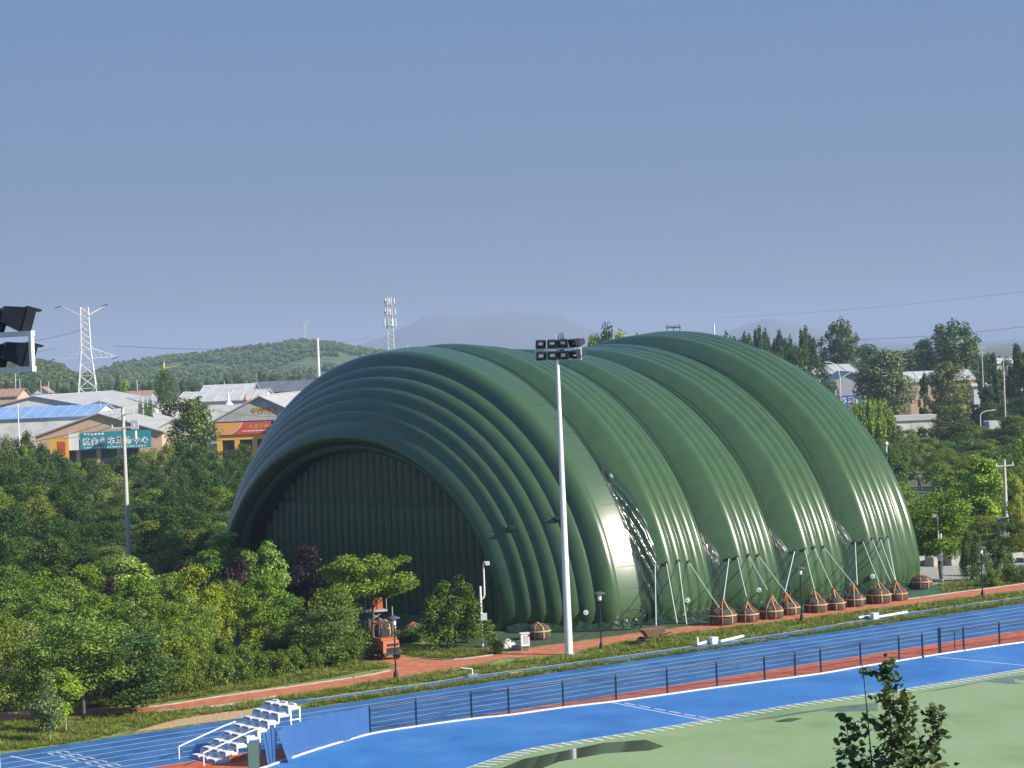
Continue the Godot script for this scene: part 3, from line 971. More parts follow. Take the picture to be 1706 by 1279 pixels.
# a hall with its long side towards the viewer
func longhouse(called: String, label: String, category: String, xl: float, xr: float, ye: float, yr: float, d: float, span: float, wm: Material, rm: Material) -> Node3D:
	var a := at_depth(xl, d)
	var b := at_depth(xr, d)
	var w := b.x - a.x
	var xm := (xl + xr) * 0.5
	var he := maxf(yh(xm, ye, d), 1.5)
	var hr := maxf(yh(xm, yr, d + span * 0.5), he + 0.4)
	var root := thing(called, label, category, Vector3((a.x + b.x) * 0.5, 0, -d))
	root.set_meta("w", w)
	root.set_meta("he", he)
	var x := w * 0.5
	var mb := MB.new()
	mb.quad(Vector3(-x, 0, 0), Vector3(x, 0, 0), Vector3(x, he, 0), Vector3(-x, he, 0))
	mb.quad(Vector3(-x, 0, -span), Vector3(x, 0, -span), Vector3(x, he, -span), Vector3(-x, he, -span))
	for s in [-1, 1]:
		mb.quad(Vector3(s * x, 0, 0), Vector3(s * x, 0, -span), Vector3(s * x, he, -span), Vector3(s * x, he, 0))
		mb.tri(Vector3(s * x, he, 0), Vector3(s * x, he, -span), Vector3(s * x, hr, -span * 0.5))
	part("wall", mb.mesh(), wm, root)
	var sl := (hr - he) / (span * 0.5)
	var ov := 0.45
	for s in [0, 1]:
		var z0 := ov if s == 0 else -span - ov
		var p := [Vector3(-x - ov, he - ov * sl + 0.05, z0), Vector3(x + ov, he - ov * sl + 0.05, z0), Vector3(x + ov, hr + 0.05, -span * 0.5), Vector3(-x - ov, hr + 0.05, -span * 0.5)]
		var q := p.map(func(v): return v + Vector3(0, 0.14, 0))
		var r := MB.new()
		r.hexa([p[0], p[1], p[2], p[3], q[0], q[1], q[2], q[3]])
		var ro := part("roof", r.mesh(), rm, root)
		var sm := MB.new()
		var n := maxi(int(w / 2.2), 2)
		for k in n + 1:
			var xx := lerpf(-x - ov, x + ov, k / float(n))
			var up := Vector3(0, 0.08, 0)
			var c0 := Vector3(xx, q[0].y, z0)
			var c1 := Vector3(xx, q[2].y, -span * 0.5)
			var hw := Vector3(0.06, 0, 0)
			sm.quad(c0 - hw + up, c0 + hw + up, c1 + hw + up, c1 - hw + up)
			sm.quad(c0 + hw, c1 + hw, c1 + hw + up, c0 + hw + up)
		part("seam", sm.mesh(), rm, ro).set_meta("kind", "stuff")
	return root

func windows(root: Node3D, xs: Array, y: float, w: float, h: float) -> void:
	for x in xs:
		var fm := MB.new()
		fm.box(Vector3(x, y, 0.03), Vector3(w + 0.16, h + 0.16, 0.12))
		var f := part("window", fm.mesh(), M.white, root)
		for s in [-1, 1]:
			var pm := MB.new()
			pm.box(Vector3(x + s * w * 0.25, y, 0.10), Vector3(w * 0.46, h, 0.03))
			part("pane", pm.mesh(), M.glass, f)

func utility_pole(x: float, ytop: float, ybase: float, d: float, label: String, r0 := 0.19, arms := 1, white := false, group := "") -> void:
	var b := at_depth(x, d)
	var h := yh(x, ytop, d)
	var root := thing("utility_pole", label, "pole", b, 0.0, group)
	var mb := MB.new()
	mb.tube(Vector3.ZERO, Vector3(0, h, 0), r0, r0 * 0.6, 9)
	part("shaft", mb.mesh(), M.mast if white else M.pole, root)
	for k in arms:
		var am := MB.new()
		am.box(Vector3(0, h - 0.5 - 1.0 * k, 0.12), Vector3(1.9, 0.1, 0.1), Basis(Vector3.UP, 0.5))
		var o := part("crossarm", am.mesh(), M.grey, root)
		for s in [-0.85, 0.0, 0.85]:
			var im := MB.new()
			im.tube(Basis(Vector3.UP, 0.5) * Vector3(s, 0, 0) + Vector3(0, h - 0.45 - 1.0 * k, 0.12), Basis(Vector3.UP, 0.5) * Vector3(s, 0, 0) + Vector3(0, h - 0.2 - 1.0 * k, 0.12), 0.05, 0.03, 6)
			part("insulator", im.mesh(), M.white, o)

func lattice(mb: MB, p: Array, h0: float, h1: float, w0: float, w1: float, bays: int, r: float) -> void:
	for k in bays:
		var y0 := lerpf(h0, h1, k / float(bays))
		var y1 := lerpf(h0, h1, (k + 1) / float(bays))
		var a := lerpf(w0, w1, k / float(bays))
		var b := lerpf(w0, w1, (k + 1) / float(bays))
		for s in 4:
			var u: Vector2 = p[s]
			var v: Vector2 = p[(s + 1) % 4]
			mb.tube(Vector3(u.x * a, y0, u.y * a), Vector3(v.x * b, y1, v.y * b), r, r, 4, false)
			mb.tube(Vector3(v.x * a, y0, v.y * a), Vector3(u.x * b, y1, u.y * b), r, r, 4, false)
			mb.tube(Vector3(u.x * b, y1, u.y * b), Vector3(v.x * b, y1, v.y * b), r, r, 4, false)

func pylon(x: float, ytop: float, d: float, label: String, m: Material, thick: float) -> Node3D:
	var b := at_depth(x, d)
	var h := yh(x, ytop, d)
	var root := thing("pylon", label, "pylon", b, 0.12)
	var c := [Vector2(-1, -1), Vector2(1, -1), Vector2(1, 1), Vector2(-1, 1)]
	for s in c:
		var mb := MB.new()
		mb.tube(Vector3(s.x * 3.6, 0, s.y * 3.6), Vector3(s.x * 1.25, h * 0.66, s.y * 1.25), thick * 1.3, thick, 5, false)
		mb.tube(Vector3(s.x * 1.25, h * 0.66, s.y * 1.25), Vector3(s.x * 1.0, h * 0.985, s.y * 1.0), thick, thick, 5, false)
		part("leg", mb.mesh(), m, root)
	var br := MB.new()
	lattice(br, c, 0.0, h * 0.66, 3.6, 1.25, 7, thick * 0.6)
	lattice(br, c, h * 0.66, h * 0.985, 1.25, 1.0, 7, thick * 0.55)
	part("bracing", br.mesh(), m, root)
	for s in [-1, 1]:
		for e in [[0.60, 0.68, 8.2, 0.605], [0.93, 0.92, 6.0, 1.0]]:
			var am := MB.new()
			var tip := Vector3(s * e[2], h * e[3], 0)
			for z in [-1.2, 1.2]:
				am.tube(Vector3(s * 1.3, h * e[0], z), tip, thick * 0.8, thick * 0.6, 5, false)
				am.tube(Vector3(s * 1.2, h * e[1], z), tip, thick * 0.8, thick * 0.6, 5, false)
			for k in 4:
				var q := (k + 1) / 5.0
				var lo := Vector3(s * 1.3, h * e[0], 1.2).lerp(tip, q)
				var hi := Vector3(s * 1.2, h * e[1], 1.2).lerp(tip, q - 0.12)
				am.tube(lo, hi, thick * 0.4, thick * 0.4, 4, false)
			part("arm", am.mesh(), m, root)
			var im := MB.new()
			im.tube(tip, tip + Vector3(-1.6, -0.5, 0.6), 0.16, 0.12, 6)
			part("insulator", im.mesh(), M.dark, root)
	return root

func wire(a: Vector3, b: Vector3, sag: float, r: float, label: String) -> void:
	var pts := []
	for k in 17:
		var q := k / 16.0
		pts.append(a.lerp(b, q) - a - Vector3(0, sag * 4.0 * q * (1.0 - q), 0))
	var mb := MB.new()
	mb.path(pts, r, 4)
	single("power_line", mb, M.dark, label, "wire", a, "power lines over the plain")

func hill(called: String, prof: Array, d: float, front: float, rough: float, m: Material, sd: int) -> Array:
	var fn := FastNoiseLite.new()
	fn.seed = sd
	fn.frequency = 1.0 / (front * 0.55)
	fn.fractal_octaves = 5
	var xs: float = at_depth(prof[0][0], d).x
	var xe: float = at_depth(prof[-1][0], d).x
	var nx := 120
	var nz := 26
	var rows := []
	var crest := []
	for i in nx + 1:
		var q := i / float(nx)
		var px := lerpf(prof[0][0], prof[-1][0], q)
		var y := 0.0
		for k in prof.size() - 1:
			if px >= prof[k][0] and px <= prof[k + 1][0]:
				var t: float = (px - prof[k][0]) / (prof[k + 1][0] - prof[k][0])
				y = lerpf(prof[k][1], prof[k + 1][1], t * t * (3.0 - 2.0 * t) * 0.4 + t * 0.6)
		crest.append(maxf(yh(px, y, d), 0.5))
	for i in nx + 1:
		var q := i / float(nx)
		var x := lerpf(xs, xe, q)
		var row := PackedVector3Array()
		for j in nz + 1:
			var z := j / float(nz)          # 0 front foot, 0.6 crest, 1 back foot
			var f := smoothstep(0.0, 0.6, z) if z < 0.6 else 1.0 - smoothstep(0.6, 1.0, z)
			f = pow(f, 0.85)
			var dep := d - front * (0.6 - z) / 0.6
			var hx := x * dep / d
			var hgt: float = crest[i] * f * (1.0 + rough * fn.get_noise_2d(hx, dep) * (1.0 - absf(z - 0.6)))
			row.append(Vector3(hx, hgt - 1.0 * (1.0 - f), -dep))
		rows.append(row)
	var mb := MB.new()
	mb.grid(rows)
	struct(called, mb.mesh(), m)
	return rows

func build_far() -> void:
	M.pole = surf(40, [L(0.42, 0.40, 0.36), L(0.52, 0.50, 0.46), L(0.60, 0.58, 0.54)], 2.0, 0.03, 0.85)
	M.tarp = mat(L(0.042, 0.12, 0.31), 0.38)
	M.standw = mat(L(0.76, 0.78, 0.82), 0.5)
	M.slot = mat(L(0.16, 0.2, 0.3), 0.6)
	var brick := surf(41, [L(0.50, 0.34, 0.22), L(0.57, 0.40, 0.27), L(0.62, 0.46, 0.33)], 6.0, 0.03, 0.9)
	var tan := surf(42, [L(0.48, 0.36, 0.24), L(0.55, 0.42, 0.29), L(0.60, 0.48, 0.34)], 10.0, 0.02, 0.9)
	var whitew := surf(43, [L(0.60, 0.60, 0.57), L(0.70, 0.70, 0.67), L(0.76, 0.76, 0.73)], 14.0, 0.012, 0.85)
	var cream := surf(44, [L(0.58, 0.54, 0.44), L(0.66, 0.62, 0.52), L(0.72, 0.68, 0.58)], 14.0, 0.012, 0.85)
	var groof := surf(45, [L(0.44, 0.45, 0.45), L(0.50, 0.51, 0.51), L(0.56, 0.57, 0.56)], 22.0, 0.010, 0.55)
	var droof := surf(46, [L(0.12, 0.13, 0.15), L(0.15, 0.16, 0.18), L(0.18, 0.19, 0.21)], 22.0, 0.010, 0.6)
	var broof := surf(47, [L(0.20, 0.34, 0.60), L(0.25, 0.40, 0.66), L(0.30, 0.45, 0.70)], 22.0, 0.010, 0.5)
	var rroof := surf(48, [L(0.30, 0.17, 0.13), L(0.38, 0.23, 0.18), L(0.46, 0.32, 0.26)], 10.0, 0.02, 0.85)
	var lroof := surf(49, [L(0.48, 0.48, 0.46), L(0.55, 0.55, 0.53), L(0.60, 0.60, 0.58)], 22.0, 0.010, 0.6)
	var gwall := surf(50, [L(0.36, 0.37, 0.37), L(0.42, 0.43, 0.43), L(0.47, 0.48, 0.47)], 12.0, 0.012, 0.7)
	var yellow := mat(L(0.75, 0.42, 0.05), 0.55)
	# --- workshops of the near street
	var b1 := gable("workshop", "tan brick workshop with grey gable roof behind the teal signboard", "workshop", 62, 272, 724, 690, 400, 60, brick, groof, 0.6, -4.0)
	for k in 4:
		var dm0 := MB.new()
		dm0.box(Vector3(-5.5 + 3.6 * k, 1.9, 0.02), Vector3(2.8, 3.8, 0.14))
		part("door", dm0.mesh(), M.glass if k % 2 else M.dark, b1)  # dark plates, the shade inside open garage bays put in as colour
	var sg := thing("signboard", "teal signboard with white characters on the brick workshop", "sign", at_depth(195, 399) + Vector3(0, 0, 0))
	var y0 := yh(192, 747, 399)
	var y1 := yh(192, 718, 399)
	var hw := 6.2
	var sb := MB.new()
	sb.box(Vector3(0, (y0 + y1) * 0.5, 0), Vector3(hw * 2.0, y1 - y0, 0.3))
	part("panel", sb.mesh(), mat(L(0.02, 0.27, 0.34), 0.5), sg)
	part("lettering", letters(["de", "ao", "ming", "che", "wei", "xiu", "zhong", "xin"], -hw + 0.45, y0 + 0.75, 1.46, 1.28, 0.21, 0.17).mesh(), M.white, sg)
	var tl := MB.new()
	for k in 6: tl.box(Vector3(-hw + 0.9 + 0.62 * k, y1 - 0.36, 0.16), Vector3(0.42, 0.36, 0.03))
	part("small_print", tl.mesh(), M.white, sg).set_meta("kind", "stuff")
	var bl := MB.new()
	for k in 22: bl.box(Vector3(-hw + 0.8 + 0.5 * k, y0 + 0.32, 0.16), Vector3(0.32 if k % 3 else 0.18, 0.26, 0.03))
	part("phone_number", bl.mesh(), M.white, sg).set_meta("kind", "stuff")
	var ws := MB.new()
	ws.box(Vector3(0, (y0 + y1) * 0.5, 0), Vector3(1.7, y1 - y0, 0.3))
	single("signboard", ws, M.white, "blank white signboard at the end of the teal one", "sign", at_depth(125.5, 399))
	var yg := thing("gate_front", "yellow and red shop front beside the blank white signboard", "shop front", at_depth(101, 398.6))
	var ym := MB.new()
	ym.box(Vector3(0, 3.0, 0), Vector3(3.2, 6.0, 0.3))
	part("front", ym.mesh(), yellow, yg)
	for k in 3:
		var dm := MB.new()
		dm.box(Vector3(-0.1 + 0.5 * k, 4.2, 0.17), Vector3(0.36, 2.4, 0.06))
		part("panel", dm.mesh(), mat(L(0.55, 0.07, 0.03), 0.5), yg)
	var bh := gable("workshop", "cream walled workshop whose end shows past the teal signboard", "workshop", 262, 330, 716, 698, 405, 50, cream, groof, 0.5, -3.0)
	var duct := MB.new()
	duct.box(Vector3(0, 0.5, 0), Vector3(1.2, 1.6, 1.0)); duct.tube(Vector3(0, -2.0, 0), Vector3(0, 0, 0), 0.35, 0.35, 8)
	single("vent_duct", duct, M.galv, "grey ventilation duct standing at the brick workshop's eave", "duct", Vector3(at_depth(228, 396).x, yh(228, 712, 396), -396))
	var b2 := gable("workshop", "large grey metal workshop with yellow roof letters and red banner", "workshop", 352, 520, 702, 661, 405, 70, gwall, groof, 0.7, 6.0)
	part("roof_lettering", letters(["zhong", "de", "ao", "che"], -1.4, yh(440, 688, 405), 1.25, 1.05, 0.2, 0.06).mesh(), yellow, b2)
	var pr := MB.new()
	pr.box(Vector3(0.2, yh(440, 700, 405) - 0.1, 0.9), Vector3(17.6, 0.3, 2.2))
	part("canopy", pr.mesh(), M.dark, b2)
	var bn := thing("banner", "orange and red advertising banner above yellow gates", "sign", at_depth(408, 402.5))
	var c0 := yh(408, 723, 402.5)
	var c1 := yh(408, 703, 402.5)
	var bm := MB.new()
	bm.box(Vector3(0, (c0 + c1) * 0.5, 0), Vector3(9.8, c1 - c0, 0.25))
	part("panel", bm.mesh(), mat(L(0.60, 0.07, 0.05), 0.5), bn)
	var om := MB.new()   # orange field with a curved edge
	var fan := []
	for k in 13: fan.append(Vector3(-0.2 - 2.2 * pow(k / 12.0, 1.8), lerpf(c1 - 0.02, c0 + 0.02, k / 12.0), 0.14))
	for k in 12: om.quad(Vector3(-4.9, fan[k].y, 0.14), fan[k], fan[k + 1], Vector3(-4.9, fan[k + 1].y, 0.14))
	part("orange_field", om.mesh(), mat(L(0.72, 0.33, 0.10), 0.5), bn)
	var cm := MB.new()
	for k in 12:
		var t := Vector3(0.13, 0, 0.01)
		cm.quad(fan[k] - t, fan[k] + t, fan[k + 1] + t, fan[k + 1] - t)
	part("curved_stripe", cm.mesh(), M.white, bn)
	part("lettering", letters(["ming", "che", "zhong", "xin"], 1.0, c1 - 1.15, 0.9, 0.75, 0.15, 0.15).mesh(), yellow, bn)
	var sp := MB.new()
	for k in 14: sp.box(Vector3(-0.1 + 0.34 * k, c0 + 0.55, 0.14), Vector3(0.22, 0.2, 0.02))
	part("small_print", sp.mesh(), M.white, bn).set_meta("kind", "stuff")
	var pf := thing("gate_front", "yellow gate front with three dark openings under the banner", "shop front", at_depth(412, 403))
	for k in 4:
		var gm := MB.new()
		gm.box(Vector3(-4.7 + 3.1 * k, c0 * 0.5, 0), Vector3(0.9 if k < 3 else 0.6, c0, 0.4))
		part("pillar", gm.mesh(), yellow, pf)
	var lt := MB.new()
	lt.box(Vector3(0, c0 - 0.5, 0.02), Vector3(10.2, 0.9, 0.45))
	part("lintel", lt.mesh(), yellow, pf)
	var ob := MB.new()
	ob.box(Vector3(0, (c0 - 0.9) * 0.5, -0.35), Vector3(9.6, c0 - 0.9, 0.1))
	part("opening_shade", ob.mesh(), M.black, pf)  # black sheet painted in for the shade inside the gateways
	var sd := longhouse("shed", "dark grey shed with white lettering band beside the banner", "shed", 458, 520, 712, 704, 401, 8, mat(L(0.16, 0.18, 0.2), 0.7), droof)
	part("lettering", letters(["wei", "xiu", "zhong", "xin"], -3.0, float(sd.get_meta("he")) + 0.5, 1.35, 1.0, 0.24, 0.6).mesh(), mat(L(0.72, 0.62, 0.42), 0.6), sd)
	windows(sd, [-1.8], 1.9, 1.0, 1.3)
	car(at_depth(449, 392), 1.2, "black pickup parked in front of the yellow gates")
	# yellow mast with banner, orange balls on the roofs
	for e in [[385, 655, "white pointed spire ornament on the grey workshop roof"], ]:
		var m2 := MB.new()
		m2.lathe(Vector3.ZERO, [Vector2(0.9, 0), Vector2(0.5, 0.5), Vector2(0.2, 1.0), Vector2(0.05, 2.6), Vector2(0, 2.7)], 10)
		single("spire", m2, M.white, e[2], "ornament", Vector3(at_depth(e[0], 425).x, yh(e[0], 674, 425), -425))
	for e in [[414, 664, 430, 0.6], [472, 659, 430, 0.85]]:
		var m3 := MB.new()
		m3.lathe(Vector3.ZERO, [Vector2(0.05, 0), Vector2(e[3] * 0.7, 0.3), Vector2(e[3] * 0.8, 0.6), Vector2(e[3] * 0.4, 1.1), Vector2(0, 1.5)], 10)
		single("roof_ornament", m3, mat(L(0.65, 0.25, 0.14), 0.6), "small orange flame ornament on the grey roof" if e[0] == 414 else "bigger orange flame ornament on the grey roof", "ornament", Vector3(at_depth(e[0], e[2]).x, yh(e[0], e[1] + 6, e[2]), -e[2]))
	# --- roofs further back
	longhouse("workshop", "workshop with a bright blue roof and white wall", "workshop", -60, 160, 697, 679, 430, 26, whitew, broof)
	gable("workshop", "broad grey roofed workshop behind the blue roof", "workshop", -70, 190, 690, 661, 480, 50, whitew, groof, 0.5, 8.0)
	gable("workshop", "small tan gable with grey roof behind the brick workshop", "workshop", 125, 215, 683, 669, 452, 30, tan, groof)
	longhouse("workshop", "low grey roof between brick workshop and white house", "workshop", 168, 262, 676, 662, 500, 18, whitew, groof)
	var wh := longhouse("house", "white house with red roof and two small windows behind the roofs", "house", 207, 252, 665, 652, 560, 10, whitew, rroof)
	windows(wh, [-1.6, 1.7], float(wh.get_meta("he")) - 1.3, 0.9, 0.9)
	longhouse("workshop", "tan walled shed at the frame edge behind the blue roof", "workshop", -70, 33, 662, 650, 560, 14, tan, rroof)
	longhouse("workshop", "yellowish low wall building with blue roof beside the pylon", "workshop", 28, 92, 669, 657, 600, 14, whitew, broof)
	var pg := gable("house", "tiny white gabled house with red roof far behind", "house", 60, 84, 655, 645, 700, 8, whitew, rroof)
	longhouse("workshop", "long pale grey roof behind the grey metal workshop", "workshop", 300, 440, 668, 652, 470, 24, whitew, lroof)
	longhouse("workshop", "light grey roofed hall below the hill", "workshop", 340, 422, 652, 641, 560, 16, droof, lroof)
	longhouse("workshop", "long dark grey roofed hall below the hill", "workshop", 418, 600, 651, 634, 580, 30, droof, droof)
	gable("workshop", "grey roof touching the hall's outline behind the yellow letters", "workshop", 455, 580, 676, 656, 440, 40, gwall, groof, 0.5, 6.0)
	longhouse("shed", "tan brick shed by the hall's edge in front of the wood", "shed", 398, 428, 794, 788, 282, 6, tan, tan)
	# --- beyond the hall's far end
	var cf := longhouse("factory", "cream factory with wide pale roof beyond the hall", "factory", 1300, 1432, 624, 609, 480, 30, cream, lroof)
	windows(cf, [-3.2, 0.2, 3.4], float(cf.get_meta("he")) - 2.2, 1.2, 1.5)
	gable("shed", "grey gabled shed with a blue signboard below", "shed", 1396, 1446, 634, 621, 450, 18, mat(L(0.42, 0.43, 0.46), 0.75), lroof)
	var s2 := thing("signboard", "blue shop signboard with white characters beside the willow", "sign", at_depth(1420, 447))
	var sy := yh(1420, 673, 447)
	var sm2 := MB.new()
	sm2.box(Vector3(0, sy + 0.85, 0), Vector3(5.0, 1.8, 0.2))
	part("panel", sm2.mesh(), mat(L(0.03, 0.17, 0.6), 0.5), s2)
	part("lettering", letters(["che", "wei", "xiu"], -2.1, sy + 0.2, 1.45, 1.15, 0.22, 0.13).mesh(), M.white, s2)
	var rs := MB.new()
	rs.lathe(Vector3(0, yh(1383, 660, 420), 0), [Vector2(0, -0.5), Vector2(0.5, -0.3), Vector2(0.62, 0), Vector2(0.5, 0.3), Vector2(0, 0.5)], 10)
	rs.tube(Vector3.ZERO, Vector3(0, yh(1383, 660, 420), 0), 0.06, 0.06, 6)
	single("lantern_sign", rs, mat(L(0.62, 0.10, 0.07), 0.5), "round red lantern sign on a post by the thin grey tree", "sign", at_depth(1383, 420))
	var bh2 := longhouse("house", "brick house with hipped grey roof among poplars", "house", 1518, 1624, 634, 618, 480, 14, brick, lroof)
	windows(bh2, [-3.4, -0.6, 2.2], float(bh2.get_meta("he")) - 1.7, 1.1, 1.3)
	longhouse("house", "small white walled outhouse beside the brick house", "house", 1624, 1648, 643, 640, 478, 6, whitew, lroof)
	var hut := thing("hut", "grey flat roofed hut with a white side wall", "hut", at_depth(1518, 370))
	var hh := yh(1522, 700, 370)
	var hm := MB.new()
	hm.box(Vector3(-1.4, hh * 0.5, -2.0), Vector3(3.0, hh, 4.0))
	part("wall", hm.mesh(), whitew, hut)
	var hm2 := MB.new()
	hm2.box(Vector3(2.1, hh * 0.5, -2.0), Vector3(4.0, hh, 4.05))
	part("wall", hm2.mesh(), whitew, hut)
	var hm3 := MB.new()
	hm3.box(Vector3(0.6, hh + 0.4, -2.0), Vector3(7.4, 0.8, 4.6))
	part("roof", hm3.mesh(), lroof, hut)
	windows(hut, [1.6], hh * 0.62, 0.4, 0.6)
	var ww := thing("garden_wall", "low white wall with a blue door behind the garden", "wall", at_depth(1662, 412))
	var wy := yh(1662, 700, 412)
	var wwm := MB.new()
	wwm.box(Vector3(1.0, wy * 0.5, 0), Vector3(7.0, wy, 0.4))
	part("wall", wwm.mesh(), whitew, ww)
	var wd := MB.new()
	wd.box(Vector3(-2.0, wy * 0.5, 0.22), Vector3(0.9, wy * 0.92, 0.06))
	part("door", wd.mesh(), mat(L(0.03, 0.06, 0.30), 0.5), ww)
	var rl := thing("railing", "black spiked railing beside the low white wall", "railing", at_depth(1622, 408))
	var ry := yh(1622, 706, 408)
	for k in 15:
		var bmm := MB.new()
		bmm.tube(Vector3(-2.2 + 0.31 * k, 0, 0), Vector3(-2.2 + 0.31 * k, ry, 0), 0.03, 0.012, 5)
		part("bar", bmm.mesh(), M.black, rl)
	for y in [0.3, 0.85]:
		var rmm := MB.new()
		rmm.box(Vector3(0, ry * y, 0), Vector3(4.6, 0.08, 0.05))
		part("rail", rmm.mesh(), M.black, rl)
	var cn := thing("parasol", "white parasol standing open in the thick garden", "parasol", at_depth(1620, 338))
	var cy := yh(1620, 752, 338)
	var cm2 := MB.new()
	cm2.lathe(Vector3(0, cy, 0), [Vector2(1.0, 0.0), Vector2(0.7, 0.25), Vector2(0.28, 0.55), Vector2(0, 0.65)], 12)
	part("canopy", cm2.mesh(), M.white, cn)
	var cm3 := MB.new()
	cm3.tube(Vector3.ZERO, Vector3(0, cy + 0.4, 0), 0.04, 0.04, 6)
	part("post", cm3.mesh(), M.white, cn)
	var pil := MB.new()
	pil.box(Vector3(0, 1.5, 0), Vector3(0.75, 3.0, 0.6)); pil.box(Vector3(0, 3.05, 0), Vector3(0.9, 0.12, 0.75))
	single("gate_pillar", pil, M.concrete, "grey concrete gate pillar beside the concrete pole", "pillar", at_depth(1672, 176))
	longhouse("factory", "far low hall with a white roof beyond the poles", "factory", 1660, 1740, 604, 596, 640, 20, whitew, whitew)
	var rp := longhouse("house", "small house with a red roof by the slim poplars", "house", 1672, 1705, 638, 630, 560, 9, whitew, rroof)
	var rub := MB.new()
	for k in 9: rub.box(Vector3(-6 + 1.5 * k, 0.35, rng.randf_range(-0.4, 0.4)), Vector3(1.4, 0.7, 0.8), Basis(Vector3.UP, rng.randf()))
	single("stone_border", rub, M.concrete, "pale stone border along the paved yard", "border", at_depth(1580, 172) + Vector3(0.5, 0, 0))
	# --- poles, towers, wires
	utility_pole(218, 678, 917, 170, "thick pale concrete utility pole rising from the dark wood", 0.21, 2)
	utility_pole(1678, 765, 915, 184, "concrete utility pole with white fittings in the garden", 0.2, 1)
	utility_pole(1640, 575, 700, 440, "far utility pole above the slim poplars", 0.16, 2)
	utility_pole(1676, 594, 660, 380, "far concrete pole beside the red roofed house", 0.16, 1)
	utility_pole(1320, 602, 640, 476, "pale pole at the corner of the cream factory", 0.2, 0, true)
	utility_pole(1395, 650, 720, 400, "thin pole beside the red lantern sign", 0.12, 0, true)
	utility_pole(494, 690, 760, 396, "white thin pole in front of the dark grey shed", 0.16, 1, true)
	utility_pole(477, 686, 760, 396, "thin grey pole beside the yellow letters", 0.10, 1)
	utility_pole(35, 672, 740, 380, "white lamp pole before the blue roofed workshop", 0.14, 0, true)
	utility_pole(171, 660, 700, 440, "grey pole with a crossarm behind the brick workshop", 0.13, 1)
	for e in [[30, 622], [37, 630], [72, 634], [85, 635], [232, 632], [377, 634], [398, 640]]:
		utility_pole(e[0], e[1], 660, 640, "thin far pole among the roofs below the hill", 0.12, 0, true, "thin far poles among the roofs")
	utility_pole(537, 563, 650, 440, "slim white tower pole in front of the hill", 0.32, 0, true)
	utility_pole(1196, 538, 600, 480, "slim white mast beyond the hall roof", 0.28, 0, true)
	utility_pole(686, 575, 600, 430, "short white pole tip behind the hall's shoulder", 0.14, 0, true)
	street_light(1403, 602, 420, -1.0, "street light with a pale arm above the cream factory")
	street_light(1634, 684, 400, 1.0, "white curved street light beside the blue door")
	street_light(340, 652, 390, -1.0, "street light with a long arm behind the loose poplar")
	street_light(1478, 738, 300, 0.0, "white post light with a round head in the garden")
	pylon(150, 508, 600, "white lattice pylon with two pairs of arms behind the workshops", M.pylon_white, 0.11)
	pylon(512, 531, 2100, "faint far pylon standing behind the hill crest", M.galv, 0.3)
	telecom()
	crane(276, 604, 900, "small yellow tower crane below the hill")
	var gt := thing("gantry", "dark steel gantry of a substation beyond the hall roof", "gantry", at_depth(1128, 520))
	var gy := yh(1128, 541, 520)
	for x in [-1.5, 0.0, 1.5]:
		var gm2 := MB.new()
		gm2.tube(Vector3(x, 0, 0), Vector3(x, gy, 0), 0.11, 0.09, 5)
		part("leg", gm2.mesh(), M.dark, gt)
	var gb := MB.new()
	gb.box(Vector3(0, gy - 0.6, 0), Vector3(3.4, 0.25, 0.25)); gb.tube(Vector3(-1.5, gy, 0), Vector3(0.2, gy - 0.6, 0), 0.07, 0.07, 4); gb.tube(Vector3(1.5, gy, 0), Vector3(-0.2, gy - 0.6, 0), 0.07, 0.07, 4)
	part("beam", gb.mesh(), M.dark, gt)
	wire(PD(1400, 566, 400), PD(1790, 533, 330), 0.6, 0.024, "single dark wire slanting over the broad poplars")
	wire(PD(1200, 529, 700), PD(1790, 475, 520), 1.0, 0.022, "faint high wire crossing the sky beyond the hall")
	wire(PD(212, 690, 169), PD(-60, 745, 150), 0.6, 0.02, "wire from the concrete pole over the dark wood")
	wire(PD(212, 700, 170), PD(85, 730, 300), 0.5, 0.02, "wire from the concrete pole to the brick workshop")
	wire(PD(92, 580, 600), PD(-60, 590, 560), 1.0, 0.05, "conductor leaving the pylon's lower arm")
	wire(PD(140, 548, 600), PD(-60, 572, 560), 1.5, 0.05, "conductor leaving the pylon's waist")
	wire(PD(190, 576, 600), PD(620, 560, 1500), 4.0, 0.06, "conductor running from the pylon over the hill")
	wire(PD(494, 692, 396), PD(360, 684, 390), 0.5, 0.025, "wire strung before the grey metal workshop")
	# --- hills
	var hm1 := surf(60, [L(0.035, 0.065, 0.02), L(0.06, 0.10, 0.03), L(0.10, 0.15, 0.04), L(0.17, 0.20, 0.08)], 260.0, 0.02, 1.0)
	var rows := hill("hill", [[90, 640], [150, 626], [200, 610], [250, 603], [300, 596], [350, 590], [400, 585], [450, 579], [480, 576], [505, 573], [530, 575], [560, 576], [590, 583], [620, 587], [660, 592], [720, 602], [800, 612], [900, 618], [1000, 620]], 1900, 700, 0.16, hm1, 8)
	woodland(rows, 7000, 15, "woodland and scrub covering the green hill")
	var rows2 := hill("hill", [[-160, 610], [-60, 603], [0, 600], [60, 606], [100, 616], [130, 632], [170, 645]], 1300, 450, 0.15, hm1, 9)
	woodland(rows2, 1800, 16, "woodland covering the low spur by the pylon")
	var mm := surf(61, [L(0.07, 0.085, 0.07), L(0.10, 0.11, 0.085), L(0.13, 0.13, 0.10)], 1500.0, 0.01, 1.0)
	hill("mountain", [[520, 600], [600, 577], [640, 565], [680, 545], [710, 529], [740, 524], [780, 527], [820, 523], [850, 521], [900, 523], [940, 530], [970, 545], [1000, 558], [1060, 572], [1160, 590]], 8200, 2200, 0.25, mm, 10)
